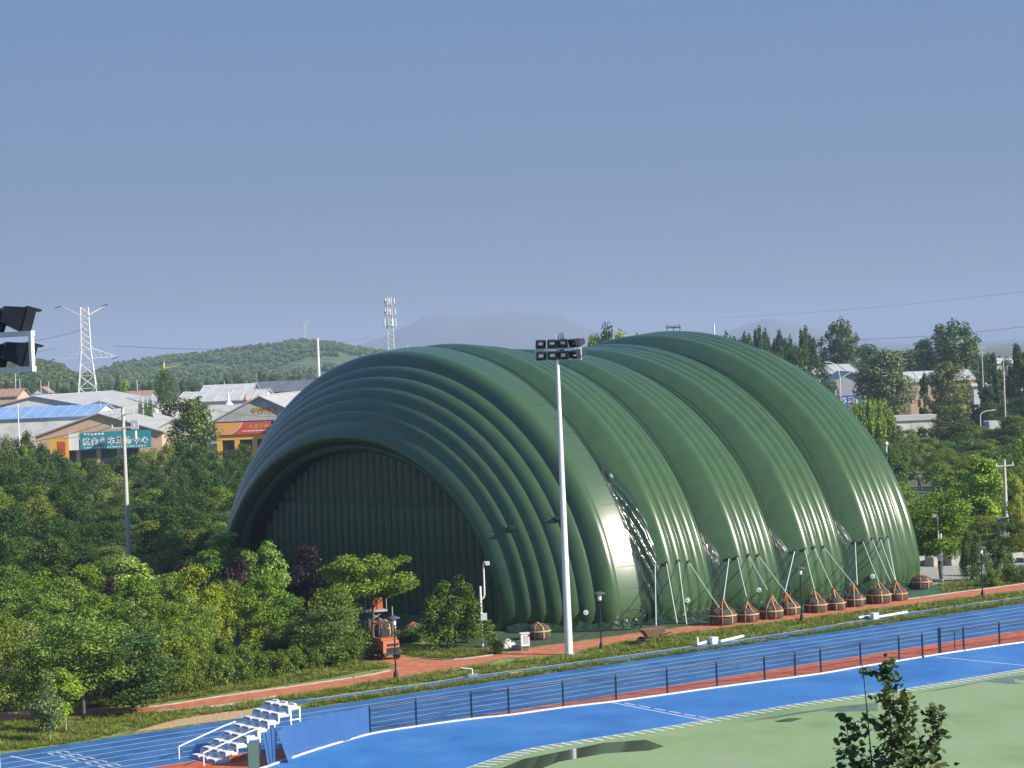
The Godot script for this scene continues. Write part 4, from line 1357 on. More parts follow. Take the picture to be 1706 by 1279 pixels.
	hill("mountain", [[1060, 590], [1150, 574], [1200, 560], [1240, 545], [1280, 533], [1320, 539], [1360, 549], [1400, 553], [1450, 566], [1500, 572], [1560, 576], [1640, 570], [1706, 564], [1800, 570], [1950, 585]], 8800, 2200, 0.25, mm, 11)

func car(p: Vector3, turn: float, label: String) -> void:
	var root := thing("pickup", label, "car", p, turn)
	var mb := MB.new()
	mb.box(Vector3(0, 0.7, 0), Vector3(1.8, 0.6, 4.8))
	var c := []
	for e in [[-0.85, 1.0, -0.6], [-0.85, 1.0, 1.5], [0.85, 1.0, 1.5], [0.85, 1.0, -0.6], [-0.7, 1.65, -0.3], [-0.7, 1.65, 0.9], [0.7, 1.65, 0.9], [0.7, 1.65, -0.3]]: c.append(Vector3(e[0], e[1], e[2]))
	mb.hexa(c)
	part("body", mb.mesh(), mat(L(0.015, 0.016, 0.018), 0.25), root)
	for e in [[-0.82, -1.5], [0.82, -1.5], [-0.82, 1.5], [0.82, 1.5]]:
		var wm := MB.new()
		wm.tube(Vector3(e[0] - 0.12, 0.38, e[1]), Vector3(e[0] + 0.12, 0.38, e[1]), 0.38, 0.38, 14)
		var w := part("wheel", wm.mesh(), M.black, root)
		var rm := MB.new()
		rm.tube(Vector3(e[0] - 0.13, 0.38, e[1]), Vector3(e[0] + 0.13, 0.38, e[1]), 0.22, 0.22, 10)
		part("rim", rm.mesh(), M.steel, w)
	var gm := MB.new()
	gm.box(Vector3(0, 1.35, 1.28), Vector3(1.3, 0.4, 0.06), Basis(Vector3.RIGHT, -0.5))
	part("windscreen", gm.mesh(), M.glass, root)
	for s in [-1, 1]:
		var hm := MB.new()
		hm.box(Vector3(s * 0.65, 0.8, 2.41), Vector3(0.35, 0.18, 0.04))
		part("headlight", hm.mesh(), M.white, root)

func street_light(x: float, ytop: float, d: float, side: float, label: String) -> void:
	var b := at_depth(x, d)
	var h := yh(x, ytop, d)
	var root := thing("street_light", label, "street light", b)
	var mb := MB.new()
	if side == 0.0:
		mb.tube(Vector3.ZERO, Vector3(0, h - 0.3, 0), 0.11, 0.09, 8)
		part("post", mb.mesh(), M.mast, root)
		var gm := MB.new()
		gm.lathe(Vector3(0, h - 0.4, 0), [Vector2(0.05, 0), Vector2(0.24, 0.15), Vector2(0.28, 0.35), Vector2(0.2, 0.55), Vector2(0, 0.65)], 10)
		part("lantern", gm.mesh(), M.white, root)
		return
	var pts := [Vector3.ZERO, Vector3(0, h * 0.8, 0), Vector3(side * 0.25, h * 0.9, 0), Vector3(side * 0.9, h * 0.97, 0), Vector3(side * 2.0, h, 0)]
	mb.path(pts, 0.075, 7)
	part("post", mb.mesh(), M.mast, root)
	var lm := MB.new()
	lm.box(Vector3(side * 2.3, h + 0.03, 0), Vector3(0.8, 0.16, 0.3), Basis(Vector3.BACK, side * 0.15))
	part("lantern", lm.mesh(), M.white, root)

func telecom() -> void:
	var d := 600.0
	var b := at_depth(657, d)
	var h := yh(657, 494, d)
	var root := thing("telecom_tower", "grey lattice telecom tower with white antenna panels", "tower", b)
	var c := [Vector2(-1, -1), Vector2(1, -1), Vector2(1, 1), Vector2(-1, 1)]
	for s in c:
		var mb := MB.new()
		mb.tube(Vector3(s.x * 1.1, 0, s.y * 1.1), Vector3(s.x * 0.55, h, s.y * 0.55), 0.11, 0.09, 5, false)
		part("leg", mb.mesh(), M.galv, root)
	var br := MB.new()
	lattice(br, c, 0.0, h, 1.1, 0.55, 26, 0.05)
	part("bracing", br.mesh(), M.galv, root)
	for e in [[0.80, 8, 1.55], [0.885, 6, 1.5], [0.965, 6, 1.35]]:
		var pm := MB.new()
		for k in 12:
			var a0 := TAU * k / 12.0
			var a1 := TAU * (k + 1) / 12.0
			pm.tube(Vector3(cos(a0) * 1.4, h * e[0] - 1.0, sin(a0) * 1.4), Vector3(cos(a1) * 1.4, h * e[0] - 1.0, sin(a1) * 1.4), 0.06, 0.06, 4, false)
		part("platform_ring", pm.mesh(), M.grey, root)
		for k in e[1]:
			var an: float = TAU * (k + 0.35) / e[1]
			var am := MB.new()
			am.box(Vector3(cos(an) * e[2], h * e[0] + 0.1, sin(an) * e[2]), Vector3(0.34, 1.9 if e[0] < 0.85 else 1.4, 0.2), Basis(Vector3.UP, PI / 2 - an))
			part("antenna_panel", am.mesh(), M.white, root)

func crane(x: float, ytop: float, d: float, label: String) -> void:
	var b := at_depth(x, d)
	var h := yh(x, ytop, d)
	var root := thing("tower_crane", label, "crane", b)
	var ym := mat(L(0.6, 0.45, 0.12), 0.6)
	var mb := MB.new()
	mb.tube(Vector3.ZERO, Vector3(0, h, 0), 0.55, 0.5, 4)
	part("mast", mb.mesh(), ym, root)
	var jm := MB.new()
	jm.tube(Vector3(-1.5, h - 2.6, 0), Vector3(6.0, h - 1.4, 0), 0.4, 0.2, 4)
	part("jib", jm.mesh(), ym, root)

func woodland(rows: Array, count: int, sd: int, label: String) -> void:
	var r := RandomNumberGenerator.new()
	r.seed = sd
	var cl := round_clumps(r, 9, 0.0, 5.0, 2.4, 1.5, 0.0, 0.9)
	var mesh := leaf_mesh(r, cl, 150, 1.5, [Color(0.034, 0.062, 0.022), Color(0.055, 0.09, 0.028), Color(0.09, 0.125, 0.04)], 0.6)
	var fn := FastNoiseLite.new()
	fn.seed = sd
	fn.frequency = 0.011
	var pts := []
	var tries := 0
	while pts.size() < count and tries < count * 6:
		tries += 1
		var i := r.randf() * (rows.size() - 1.001)
		var j: float = r.randf() * (rows[0].size() - 1.001) * 0.72
		var a: Vector3 = rows[int(i)][int(j)].lerp(rows[int(i) + 1][int(j)], i - int(i))
		var b: Vector3 = rows[int(i)][int(j) + 1].lerp(rows[int(i) + 1][int(j) + 1], i - int(i))
		var p := a.lerp(b, j - int(j))
		if fn.get_noise_2d(p.x, p.z * 0.6) > -0.12: pts.append(p)
	var mm := MultiMesh.new()
	mm.transform_format = MultiMesh.TRANSFORM_3D
	mm.mesh = mesh
	mm.instance_count = pts.size()
	for i in pts.size():
		var s := r.randf_range(0.35, 0.95)
		mm.set_instance_transform(i, Transform3D(Basis(Vector3.UP, r.randf() * TAU).scaled(Vector3(s * 1.15, s, s * 1.15)), pts[i] - Vector3(0, 0.4, 0)))
	var o := MultiMeshInstance3D.new()
	o.name = numbered("woodland")
	o.multimesh = mm
	o.material_override = leafmat(Color.WHITE)
	add_child(o)
	tag(o, label, "woodland", "", "stuff")

# ---------------------------------------------------------------- trees and shrubs
var SP := {}   # species: {h, w, v: [[trunk, crown], ...], bark, leaf, called, category}

func leaf_mesh(r: RandomNumberGenerator, clumps: Array, count: int, size: float, cols: Array, up := 0.5, hang := 0.0, asp := 0.55) -> ArrayMesh:
	var v := PackedVector3Array()
	var n := PackedVector3Array()
	var c := PackedColorArray()
	var ix := PackedInt32Array()
	v.resize(count * 4); n.resize(count * 4); c.resize(count * 4); ix.resize(count * 6)
	var cum := []
	var tot := 0.0
	for k in clumps:
		tot += k[1].x * k[1].y + k[1].x * k[1].z
		cum.append(tot)
	for i in count:
		var z := r.randf() * tot
		var lo := 0
		var hi := cum.size() - 1
		while lo < hi:
			var mid := (lo + hi) / 2
			if cum[mid] < z: lo = mid + 1
			else: hi = mid
		var k: Array = clumps[lo]
		var d := Vector3(r.randfn(), r.randfn(), r.randfn()).normalized()
		var rr := pow(r.randf(), 0.42)
		var p: Vector3 = k[0] + d * rr * k[1]
		var nn := (d * 0.7 + Vector3(0, up, 0) + Vector3(r.randfn(), r.randfn(), r.randfn()) * 0.55).normalized()
		var t := nn.cross(Vector3(r.randfn(), r.randfn() - hang, r.randfn())).normalized()
		if hang > 0.0: t = (t * 0.25 + Vector3(0, -1, 0)).normalized()
		var b := nn.cross(t).normalized()
		var s := size * r.randf_range(0.6, 1.35)
		var q := i * 4
		v[q] = p - t * s * 0.5; v[q + 1] = p + b * s * 0.5 * asp; v[q + 2] = p + t * s * 0.5; v[q + 3] = p - b * s * 0.5 * asp
		var col: Color = cols[r.randi() % cols.size()]
		var f: float = r.randf_range(0.72, 1.28) * k[2] * 2.3
		col = Color(col.r * f * 1.08, col.g * f, col.b * f * 0.8)
		for j in 4:
			n[q + j] = nn
			c[q + j] = col
		ix[i * 6] = q; ix[i * 6 + 1] = q + 1; ix[i * 6 + 2] = q + 2; ix[i * 6 + 3] = q; ix[i * 6 + 4] = q + 2; ix[i * 6 + 5] = q + 3
	var a := []
	a.resize(Mesh.ARRAY_MAX)
	a[Mesh.ARRAY_VERTEX] = v; a[Mesh.ARRAY_NORMAL] = n; a[Mesh.ARRAY_COLOR] = c; a[Mesh.ARRAY_INDEX] = ix
	var m := ArrayMesh.new()
	m.add_surface_from_arrays(Mesh.PRIMITIVE_TRIANGLES, a)
	return m

func trunk_mesh(r: RandomNumberGenerator, h: float, r0: float, clumps: Array, stems := 1) -> ArrayMesh:
	var mb := MB.new()
	for s in stems:
		var off := Vector3(r.randf_range(-0.3, 0.3), 0, r.randf_range(-0.3, 0.3)) * (0.0 if stems == 1 else 1.0)
		var p := off
		var seg := 5
		for k in seg:
			var q := off * (1.0 + k * 0.5) + Vector3(r.randfn() * 0.03 * h / 6.0, h * (k + 1) / seg, r.randfn() * 0.03 * h / 6.0)
			mb.tube(p, q, r0 * (1.0 - 0.8 * k / seg), r0 * (1.0 - 0.8 * (k + 1) / seg), 7, false)
			p = q
	for k in clumps.size():
		if k % 2 == 0 or clumps.size() < 14:
			var c: Vector3 = clumps[k][0]
			var y := clampf(c.y - Vector2(c.x, c.z).length() * 0.7, h * 0.25, h * 0.95)
			mb.tube(Vector3(0, y, 0), c, r0 * 0.32 * (1.15 - y / h), r0 * 0.06, 5, false)
	return mb.mesh()

func round_clumps(r: RandomNumberGenerator, count: int, y0: float, y1: float, rad: float, size: float, taper := 0.0, flat := 0.75) -> Array:
	var o := []
	for k in count:
		var y := r.randf()
		var env := sqrt(maxf(1.0 - pow(2.0 * y - 1.0, 2.0) * 0.85, 0.05)) * (1.0 - taper * y)
		var an := r.randf() * TAU
		var d := rad * env * sqrt(r.randf()) * 0.85
		var s := size * r.randf_range(0.65, 1.3)
		o.append([Vector3(cos(an) * d, lerpf(y0 + s * 0.5, y1 - s * 0.6, y), sin(an) * d), Vector3(s, s * flat, s), r.randf_range(0.86, 1.14)])
	return o

func species(key: String, called: String, h: float, w: float, bark: Material, leaf: Array, variants: Array, category := "tree") -> void:
	SP[key] = {"h": h, "w": w, "v": variants, "bark": bark, "leaf": leaf, "called": called, "cat": category}

func build_species() -> void:
	var r := RandomNumberGenerator.new()
	r.seed = 4242
	# leaves of the same kind differ from tree to tree
	var lf := [leafmat(Color.WHITE), leafmat(Color(1.0, 0.97, 0.80)), leafmat(Color(0.84, 0.90, 0.86)), leafmat(Color(0.92, 0.95, 0.72))]
	var v := []
	var cols: Array
	# bright green young broadleaf
	cols = [Color(0.07, 0.122, 0.024), Color(0.088, 0.148, 0.028), Color(0.052, 0.096, 0.02), Color(0.115, 0.165, 0.042)]
	for k in 4:
		var c := round_clumps(r, 46, 1.3, 6.0, 2.1, 0.55, 0.15, 0.7)
		v.append([trunk_mesh(r, 5.0, 0.085, c), leaf_mesh(r, c, 9500, 0.15, cols, 0.5)])
	species("ash", "broadleaf_tree", 6.0, 4.6, M.bark, lf, v)
	# flat topped, bright
	v = []
	for k in 2:
		var c := round_clumps(r, 46, 2.6, 5.6, 2.9, 0.62, 0.0, 0.55)
		v.append([trunk_mesh(r, 4.6, 0.09, c), leaf_mesh(r, c, 13000, 0.16, cols, 0.6)])
	species("umbrella", "broadleaf_tree", 5.6, 6.2, M.bark, lf, v)
	# dark dense elm
	v = []
	cols = [Color(0.028, 0.06, 0.018), Color(0.038, 0.075, 0.021), Color(0.022, 0.046, 0.016), Color(0.05, 0.085, 0.028)]
	for k in 4:
		var c := round_clumps(r, 60, 0.8, 9.0, 3.3, 0.95, 0.1, 0.75)
		v.append([trunk_mesh(r, 7.5, 0.17, c), leaf_mesh(r, c, 8500, 0.27, cols, 0.5)])
	species("elm", "elm_tree", 9.0, 7.2, M.bark, lf, v)
	# olive, dusty green
	v = []
	cols = [Color(0.085, 0.125, 0.032), Color(0.10, 0.135, 0.045), Color(0.065, 0.10, 0.028), Color(0.12, 0.15, 0.05)]
	for k in 3:
		var c := round_clumps(r, 40, 0.7, 5.0, 2.3, 0.62, 0.2, 0.8)
		v.append([trunk_mesh(r, 4.0, 0.07, c), leaf_mesh(r, c, 6500, 0.16, cols, 0.5)])
	species("olive", "small_tree", 5.0, 5.0, M.bark, lf, v)
	# purple plum
	v = []
	cols = [Color(0.024, 0.013, 0.022), Color(0.032, 0.015, 0.028), Color(0.018, 0.011, 0.018), Color(0.03, 0.02, 0.026)]
	for k in 2:
		var c := round_clumps(r, 26, 1.0, 5.0, 1.25, 0.45, 0.55, 1.1)
		v.append([trunk_mesh(r, 4.2, 0.06, c, 2), leaf_mesh(r, c, 4200, 0.14, cols, 0.2)])
	species("plum", "plum_tree", 5.0, 2.8, M.bark, lf, v)
	# yellow green narrow tree
	v = []
	cols = [Color(0.13, 0.175, 0.03), Color(0.16, 0.20, 0.035), Color(0.095, 0.14, 0.028), Color(0.20, 0.20, 0.04)]
	for k in 2:
		var c := round_clumps(r, 34, 0.9, 6.0, 1.5, 0.5, 0.35, 1.0)
		v.append([trunk_mesh(r, 5.2, 0.07, c, 2), leaf_mesh(r, c, 5000, 0.17, cols, 0.3)])
	species("gold", "golden_tree", 6.0, 3.2, M.bark, lf, v)
	# light lime leaves
	v = []
	cols = [Color(0.13, 0.20, 0.045), Color(0.16, 0.23, 0.06), Color(0.10, 0.165, 0.038), Color(0.19, 0.25, 0.09)]
	for k in 2:
		var c := round_clumps(r, 30, 1.2, 6.0, 1.5, 0.5, 0.4, 0.8)
		v.append([trunk_mesh(r, 5.2, 0.07, c), leaf_mesh(r, c, 4800, 0.2, cols, 0.6)])
	species("lime", "lime_tree", 6.0, 3.2, M.palebark, lf, v)
	# silvery poplar
	v = []
	cols = [Color(0.055, 0.085, 0.045), Color(0.075, 0.105, 0.062), Color(0.042, 0.07, 0.036), Color(0.14, 0.17, 0.125)]
	for k in 2:
		var c := round_clumps(r, 70, 1.5, 12.0, 3.8, 1.05, 0.3, 0.95)
		v.append([trunk_mesh(r, 10.5, 0.2, c), leaf_mesh(r, c, 11000, 0.34, cols, 0.3)])
	species("silver", "poplar_tree", 12.0, 8.0, M.palebark, lf, v)
	# columnar poplar
	v = []
	cols = [Color(0.036, 0.07, 0.028), Color(0.05, 0.09, 0.032), Color(0.028, 0.055, 0.024)]
	for k in 3:
		var c := []
		for j in 34:
			var y := r.randf()
			var d := 1.7 * sqrt(r.randf()) * (1.0 - 0.55 * y * y * y)
			var an := r.randf() * TAU
			c.append([Vector3(cos(an) * d, lerpf(1.5, 16.0, y), sin(an) * d), Vector3(0.55, 1.9, 0.55) * r.randf_range(0.7, 1.2), r.randf_range(0.85, 1.15)])
		v.append([trunk_mesh(r, 15.0, 0.18, []), leaf_mesh(r, c, 5000, 0.5, cols, 0.1)])
	species("poplar", "columnar_poplar", 17.5, 4.0, M.bark, lf, v)
	# broad poplar of many upright leaders
	v = []
	for k in 2:
		var c := []
		for j in 26:
			var an := r.randf() * TAU
			var d := 4.2 * sqrt(r.randf())
			var top := 19.0 - d * r.randf_range(0.6, 1.5)
			for e in 5:
				var q := e / 4.0
				c.append([Vector3(cos(an) * d * (0.55 + 0.5 * q), lerpf(3.0 + d * 0.4, top, q), sin(an) * d * (0.55 + 0.5 * q)), Vector3(1.35, 2.2, 1.35) * r.randf_range(0.75, 1.15) * (1.15 - 0.5 * q), r.randf_range(0.85, 1.15)])
		v.append([trunk_mesh(r, 14.0, 0.35, c), leaf_mesh(r, c, 15000, 0.58, cols, 0.2)])
	species("broadpoplar", "broad_poplar", 19.5, 11.0, M.bark, lf, v)
	# weeping willow
	v = []
	cols = [Color(0.11, 0.17, 0.03), Color(0.14, 0.20, 0.035), Color(0.085, 0.14, 0.028)]
	var wc := []
	for j in 190:
		var an := r.randf() * TAU
		var d := 3.0 * sqrt(r.randf_range(0.02, 1.0))
		var top := 7.5 * sqrt(1.0 - 0.62 * pow(d / 3.0, 2.0)) + r.randf_range(-0.35, 0.2)
		var bot := minf(r.randf_range(0.6, 4.2), top - 1.2)
		wc.append([Vector3(cos(an) * d, (top + bot) * 0.5, sin(an) * d), Vector3(0.22, (top - bot) * 0.5, 0.22), r.randf_range(0.7, 1.3)])
	v.append([trunk_mesh(r, 6.0, 0.26, round_clumps(r, 12, 4.0, 7.0, 2.4, 0.5)), leaf_mesh(r, wc, 18000, 0.3, cols, 0.2, 1.0, 0.3)])
	species("willow", "willow_tree", 7.6, 6.4, M.bark, lf, v)
	# low shrub
	v = []
	cols = [Color(0.05, 0.095, 0.02), Color(0.07, 0.12, 0.028), Color(0.038, 0.075, 0.018), Color(0.10, 0.14, 0.03)]
	for k in 3:
		var c := round_clumps(r, 22, 0.0, 1.6, 1.0, 0.34, 0.1, 0.9)
		v.append([trunk_mesh(r, 1.1, 0.03, c, 3), leaf_mesh(r, c, 3600, 0.11, cols, 0.5)])
	species("shrub", "shrub", 1.65, 2.3, M.bark, lf, v, "shrub")
	# round conifer bush
	v = []
	cols = [Color(0.042, 0.08, 0.026), Color(0.055, 0.098, 0.028), Color(0.032, 0.062, 0.02), Color(0.09, 0.13, 0.05)]
	var cc := []
	for j in 60:
		var y := r.randf()
		var d := 2.2 * (1.0 - 0.72 * y) * sqrt(r.randf())
		var an := r.randf() * TAU
		cc.append([Vector3(cos(an) * d, 0.3 + 3.7 * y, sin(an) * d), Vector3(0.38, 0.62, 0.38) * r.randf_range(0.7, 1.25), r.randf_range(0.85, 1.15)])
	v.append([trunk_mesh(r, 3.4, 0.09, [], 3), leaf_mesh(r, cc, 11000, 0.15, cols, 0.4)])
	species("conifer", "conifer_bush", 4.4, 4.6, M.bark, lf, v, "bush")
	# pale grey green sapling
	v = []
	cols = [Color(0.12, 0.15, 0.08), Color(0.15, 0.18, 0.10), Color(0.09, 0.125, 0.055)]
	var sc := round_clumps(r, 22, 0.5, 3.4, 0.8, 0.32, 0.45, 1.0)
	v.append([trunk_mesh(r, 3.0, 0.035, sc), leaf_mesh(r, sc, 2600, 0.13, cols, 0.3)])
	species("sapling", "sapling", 3.4, 1.9, M.palebark, lf, v)

func tree(key: String, x: float, ytop: float, d: float, wpx: float, label: String, group := "") -> void:
	var s: Dictionary = SP[key]
	var base := at_depth(x, d)
	var h := maxf(PD(x, ytop, d).y, 0.8)
	var w := wpx * d / F * (1.4 if key == "umbrella" else 1.14)
	var root := thing(s.called, label, s.cat, base - Vector3(0, 0.02, 0), rng.randf() * TAU, group)
	root.scale = Vector3(w / s.w, h / s.h, w / s.w)
	var k: int = rng.randi() % s.v.size()
	part("trunk", s.v[k][0], s.bark, root)
	part("crown" if s.cat == "tree" else "foliage", s.v[k][1], s.leaf[rng.randi() % s.leaf.size()], root)

func plane_tree() -> void:
	# young plane tree close to the camera, only its tip reaches the picture
	var r := RandomNumberGenerator.new()
	r.seed = 31
	var d := 33.0
	var tops := [PD(1477, 1100, d), PD(1556, 1180, d - 0.3), PD(1408, 1192, d + 0.35), PD(1505, 1150, d - 0.4), PD(1437, 1108, d + 0.2)]
	var base := Vector3(tops[0].x + 0.1, 0, -d)
	var root := thing("plane_tree", "young plane tree with big lobed leaves and three leading shoots", "tree", base)
	var tm := MB.new()
	tm.tube(Vector3.ZERO, Vector3(0.03, 4.5, 0.02), 0.11, 0.085, 9)
	tm.tube(Vector3(0.03, 4.5, 0.02), Vector3(0.0, 8.5, 0.0), 0.085, 0.05, 9)
	part("trunk", tm.mesh(), M.palebark, root)
	var v := MB.new()
	v.use_col = true
	var shape := []
	for e in [[0.0, -0.05], [0.30, -0.12], [0.26, 0.10], [0.52, 0.20], [0.28, 0.36], [0.22, 0.50], [0.0, 0.82], [-0.22, 0.50], [-0.28, 0.36], [-0.52, 0.20], [-0.26, 0.10], [-0.30, -0.12]]: shape.append(Vector2(e[0], e[1]))
	var cols := [Color(0.06, 0.11, 0.024), Color(0.08, 0.135, 0.03), Color(0.045, 0.085, 0.022), Color(0.11, 0.15, 0.05), Color(0.14, 0.15, 0.05)]
	var bm := MB.new()
	var leafs := []
	for t in tops.size():
		var top: Vector3 = tops[t] - base
		var foot := Vector3(top.x * 0.25, top.y - 4.2 - 0.5 * t, top.z * 0.25)
		var axis := top - foot
		bm.tube(foot, foot + axis * 0.5, 0.035, 0.02, 6, false)
		bm.tube(foot + axis * 0.5, top, 0.02, 0.006, 6, false)
		for k in 130:
			var q := r.randf()
			if t == 4 and q > 0.8: continue
			var o := foot + axis * q
			var an := r.randf() * TAU
			var out := (0.75 if t == 0 else 0.6) * pow(1.0 - q, 0.45) * r.randf_range(0.25, 1.0) + 0.05
			var tip := o + Vector3(cos(an) * out, out * 0.35, sin(an) * out)
			bm.tube(o, tip, 0.008, 0.003, 4, false)
			for j in 7: leafs.append(o.lerp(tip, r.randf_range(0.35, 1.08)) + Vector3(r.randfn(), r.randfn(), r.randfn()) * 0.05)
		for j in 9: leafs.append(top + Vector3(r.randfn() * 0.05, -r.randf() * 0.2, r.randfn() * 0.05))
	for k in 1500:   # the crown below the frame
		var q := r.randf()
		var an := r.randf() * TAU
		var out := 1.1 * sqrt(r.randf())
		leafs.append(Vector3(cos(an) * out, lerpf(5.5, 10.8, q), sin(an) * out))
	part("branch", bm.mesh(), M.bark, root)
	for p in leafs:
		var nn := Vector3(r.randfn() * 0.6, 0.55 + r.randf() * 0.6, r.randfn() * 0.6 + 0.25).normalized()
		var t := nn.cross(Vector3(r.randfn(), r.randfn(), r.randfn())).normalized()
		t = (t + Vector3(0, -0.4, 0)).normalized()
		var b := nn.cross(t).normalized()
		var s := r.randf_range(0.075, 0.135)
		v.col = (cols[r.randi() % cols.size()] as Color) * r.randf_range(0.75, 1.25)
		v.col.a = 1.0
		var i := v.vert(p + t * s * 0.25, nn)
		for e in shape: v.vert(p + (b * e.x + t * e.y + nn * (-0.22 * absf(e.x) - 0.1 * e.y * e.y)) * s, nn)
		for k in 12: v.ix.append_array([i, i + 1 + k, i + 1 + (k + 1) % 12])
	part("crown", v.mesh(), leafmat(Color.WHITE), root)

func build_trees() -> void:
	rng.seed = 99
	plane_tree()
	# front of the planting bed
	tree("sapling", 84, 1112, 106, 78, "pale grey green sapling standing alone beside the blue track")
	tree("ash", 140, 1010, 112.5, 185, "bright broadleaf tree with a dark forked trunk beside the footpath")
	tree("elm", 222, 1050, 113.5, 165, "round dark tree whose stem stands right at the footpath edge")
	tree("lime", 110, 1110, 108.5, 70, "yellow green bush tree beside the pale sapling")
	var g1 := "young trees of the planting bed"
	for e in [["ash", 62, 945, 138, 120], ["ash", 135, 938, 142, 130], ["ash", 215, 925, 150, 110], ["ash", 175, 985, 128, 130], ["ash", 255, 990, 124, 130], ["ash", 230, 955, 136, 120], ["ash", 300, 1000, 121, 120], ["ash", 445, 955, 131, 120], ["ash", 345, 915, 155, 110], ["ash", 385, 905, 160, 100], ["ash", 480, 985, 134, 90], ["ash", 20, 980, 136, 110]]:
		tree(e[0], e[1], e[2], e[3], e[4], "bright green young broadleaf tree among the planting bed's crowded trees", g1)
	for e in [["olive", 40, 1030, 122, 130], ["olive", 0, 1015, 116, 120], ["olive", 195, 1040, 117, 120], ["olive", 280, 1050, 118, 110], ["olive", 60, 1075, 112, 110], ["olive", -25, 1060, 111, 100]]:
		tree(e[0], e[1], e[2], e[3], e[4], "olive green small tree with fine leaves in the planting bed", g1)
	for e in [["ash", 95, 985, 127, 110], ["ash", 165, 1035, 121, 110], ["olive", 120, 1060, 116, 110], ["ash", 205, 1000, 126, 110], ["olive", 245, 1025, 119, 110], ["ash", 380, 960, 137, 90], ["ash", 285, 950, 140, 100], ["ash", 10, 940, 148, 120], ["olive", 95, 1035, 119, 100], ["ash", 325, 985, 127, 90], ["ash", 110, 960, 134, 110]]:
		tree(e[0], e[1], e[2], e[3], e[4], "bright green young broadleaf tree among the planting bed's crowded trees" if e[0] == "ash" else "olive green small tree with fine leaves in the planting bed", g1)
	tree("olive", 550, 1008, 128.5, 150, "broad olive green tree beside the orange forklift")
	tree("olive", 560, 972, 133, 105, "yellowish round tree crown in front of the hall's dark wall")
	tree("olive", 500, 1025, 129, 95, "low olive tree between the stakes and the broad olive tree")
	tree("umbrella", 622, 918, 139, 162, "flat topped bright tree on a thin stem before the hall's dark wall")
	tree("gold", 325, 935, 133, 85, "taller yellow green tree with golden leaves in the planting bed")
	tree("gold", 362, 968, 129, 70, "yellow green tree with lit twigs beside the taller golden one")
	tree("gold", 420, 985, 130, 60, "slim yellow tinged tree next to a staked white stem")
	tree("lime", 455, 898, 140, 70, "light lime green pointed tree rising before the hall's dark wall")
	tree("lime", 420, 915, 145, 45, "slender lime green shoot tree beside a purple plum tree")
	tree("lime", 222, 925, 146, 95, "pale lime crown near the foot of the concrete pole")
	tree("lime", 375, 885, 165, 90, "lime tinted tree touching the edge of the hall")
	tree("plum", 515, 905, 141, 82, "tall purple leaved plum tree before the hall's dark wall")
	tree("plum", 402, 918, 143, 68, "round purple leaved plum tree near the hall's front edge")
	tree("plum", 312, 925, 148, 60, "purple leaved plum tree behind the golden tree")
	tree("plum", 190, 955, 143, 55, "small dark plum tree among bright broadleaf trees")
	tree("plum", 478, 935, 142, 40, "small purple plum tree between lime tree and tall plum")
	tree("conifer", 757, 962, 134.5, 140, "big round dark conifer bush beside the camera pole")
	var g2 := "hedge shrubs along the grass bank"
	for k in 15:
		var x := 268.0 + 24.0 * k
		tree("shrub", x, 1098 - 0.135 * (x - 268) + rng.randf_range(-8, 8), 118.0 + 0.037 * (x - 268), 52, "dark green shrub in the ragged hedge along the grass bank", g2)
	for k in 8:
		var x := 300.0 + 40.0 * k
		tree("shrub", x, 1080 - 0.13 * (x - 268) + rng.randf_range(-8, 8), 123.0 + 0.037 * (x - 268), 60, "dark green shrub in the second row behind the hedge", "second row of hedge shrubs")
	for e in [[690, 1040], [668, 1052], [705, 1035]]:
		tree("shrub", e[0], e[1], 138, 46, "low dark shrub beside the conifer bush and forklift", "shrubs by the forklift")
	tree("shrub", 830, 1060, 131, 22, "tiny green weed clump beside the crumpled white sack")
	# staked stems in the planting bed
	for e in [[425, 1040, 1098, "thin pale stake stem standing in the hedge below the gold tree"], [452, 1035, 1085, "dark thin stem beside two pale stakes"], [466, 1042, 1088, "slanting pale stake behind the hedge"], [655, 1010, 1066, "bare grey stem under the flat topped tree"]]:
		var b := G(e[0], e[2])
		var t := PD(e[0] - 2, e[1], -b.z)
		var mb := MB.new()
		mb.tube(Vector3.ZERO, t - b, 0.07, 0.05, 7)
		single("stake", mb, M.palebark, e[3], "stake", b)
	# dark wood behind the bed
	var g3 := "dark wood between planting bed and workshops"
	var env := [[-60, 730], [0, 726], [60, 716], [95, 735], [130, 758], [190, 768], [240, 760], [280, 740], [330, 735], [380, 742], [430, 745], [470, 770]]
	for row in [[300.0, 0.0, 34.0], [270.0, 22.0, 36.0], [242.0, 48.0, 40.0], [218.0, 76.0, 42.0], [198.0, 104.0, 46.0], [182.0, 132.0, 48.0], [168.0, 160.0, 50.0]]:
		var x := -50.0 + rng.randf() * 20.0
		while x < (445.0 if row[0] > 190.0 else 385.0):
			var ey := 740.0
			for k in env.size() - 1:
				if x >= env[k][0] and x < env[k + 1][0]: ey = lerpf(env[k][1], env[k + 1][1], (x - env[k][0]) / (env[k + 1][0] - env[k][0]))
			var key := "elm" if rng.randf() < 0.72 else ("olive" if rng.randf() < 0.5 else "ash")
			tree(key, x, ey + row[1] + rng.randf_range(-12, 14), row[0] + rng.randf_range(-10, 10), row[2] * rng.randf_range(1.4, 2.0), {"elm": "dark dense tree in the wood between planting bed and workshops", "olive": "olive green tree in the dark wood below the workshops", "ash": "brighter green tree in the dark wood below the workshops"}[key], g3)
			x += row[2] * rng.randf_range(0.6, 0.95)
	tree("silver", 322, 655, 322, 105, "tall loose young poplar in front of the workshop signs")
	tree("elm", 410, 760, 290, 70, "lone round tree before the yellow workshop gates")
	# beyond the hall
	tree("elm", 945, 547, 262, 22, "dark treetop peeping over the hall behind the mast")
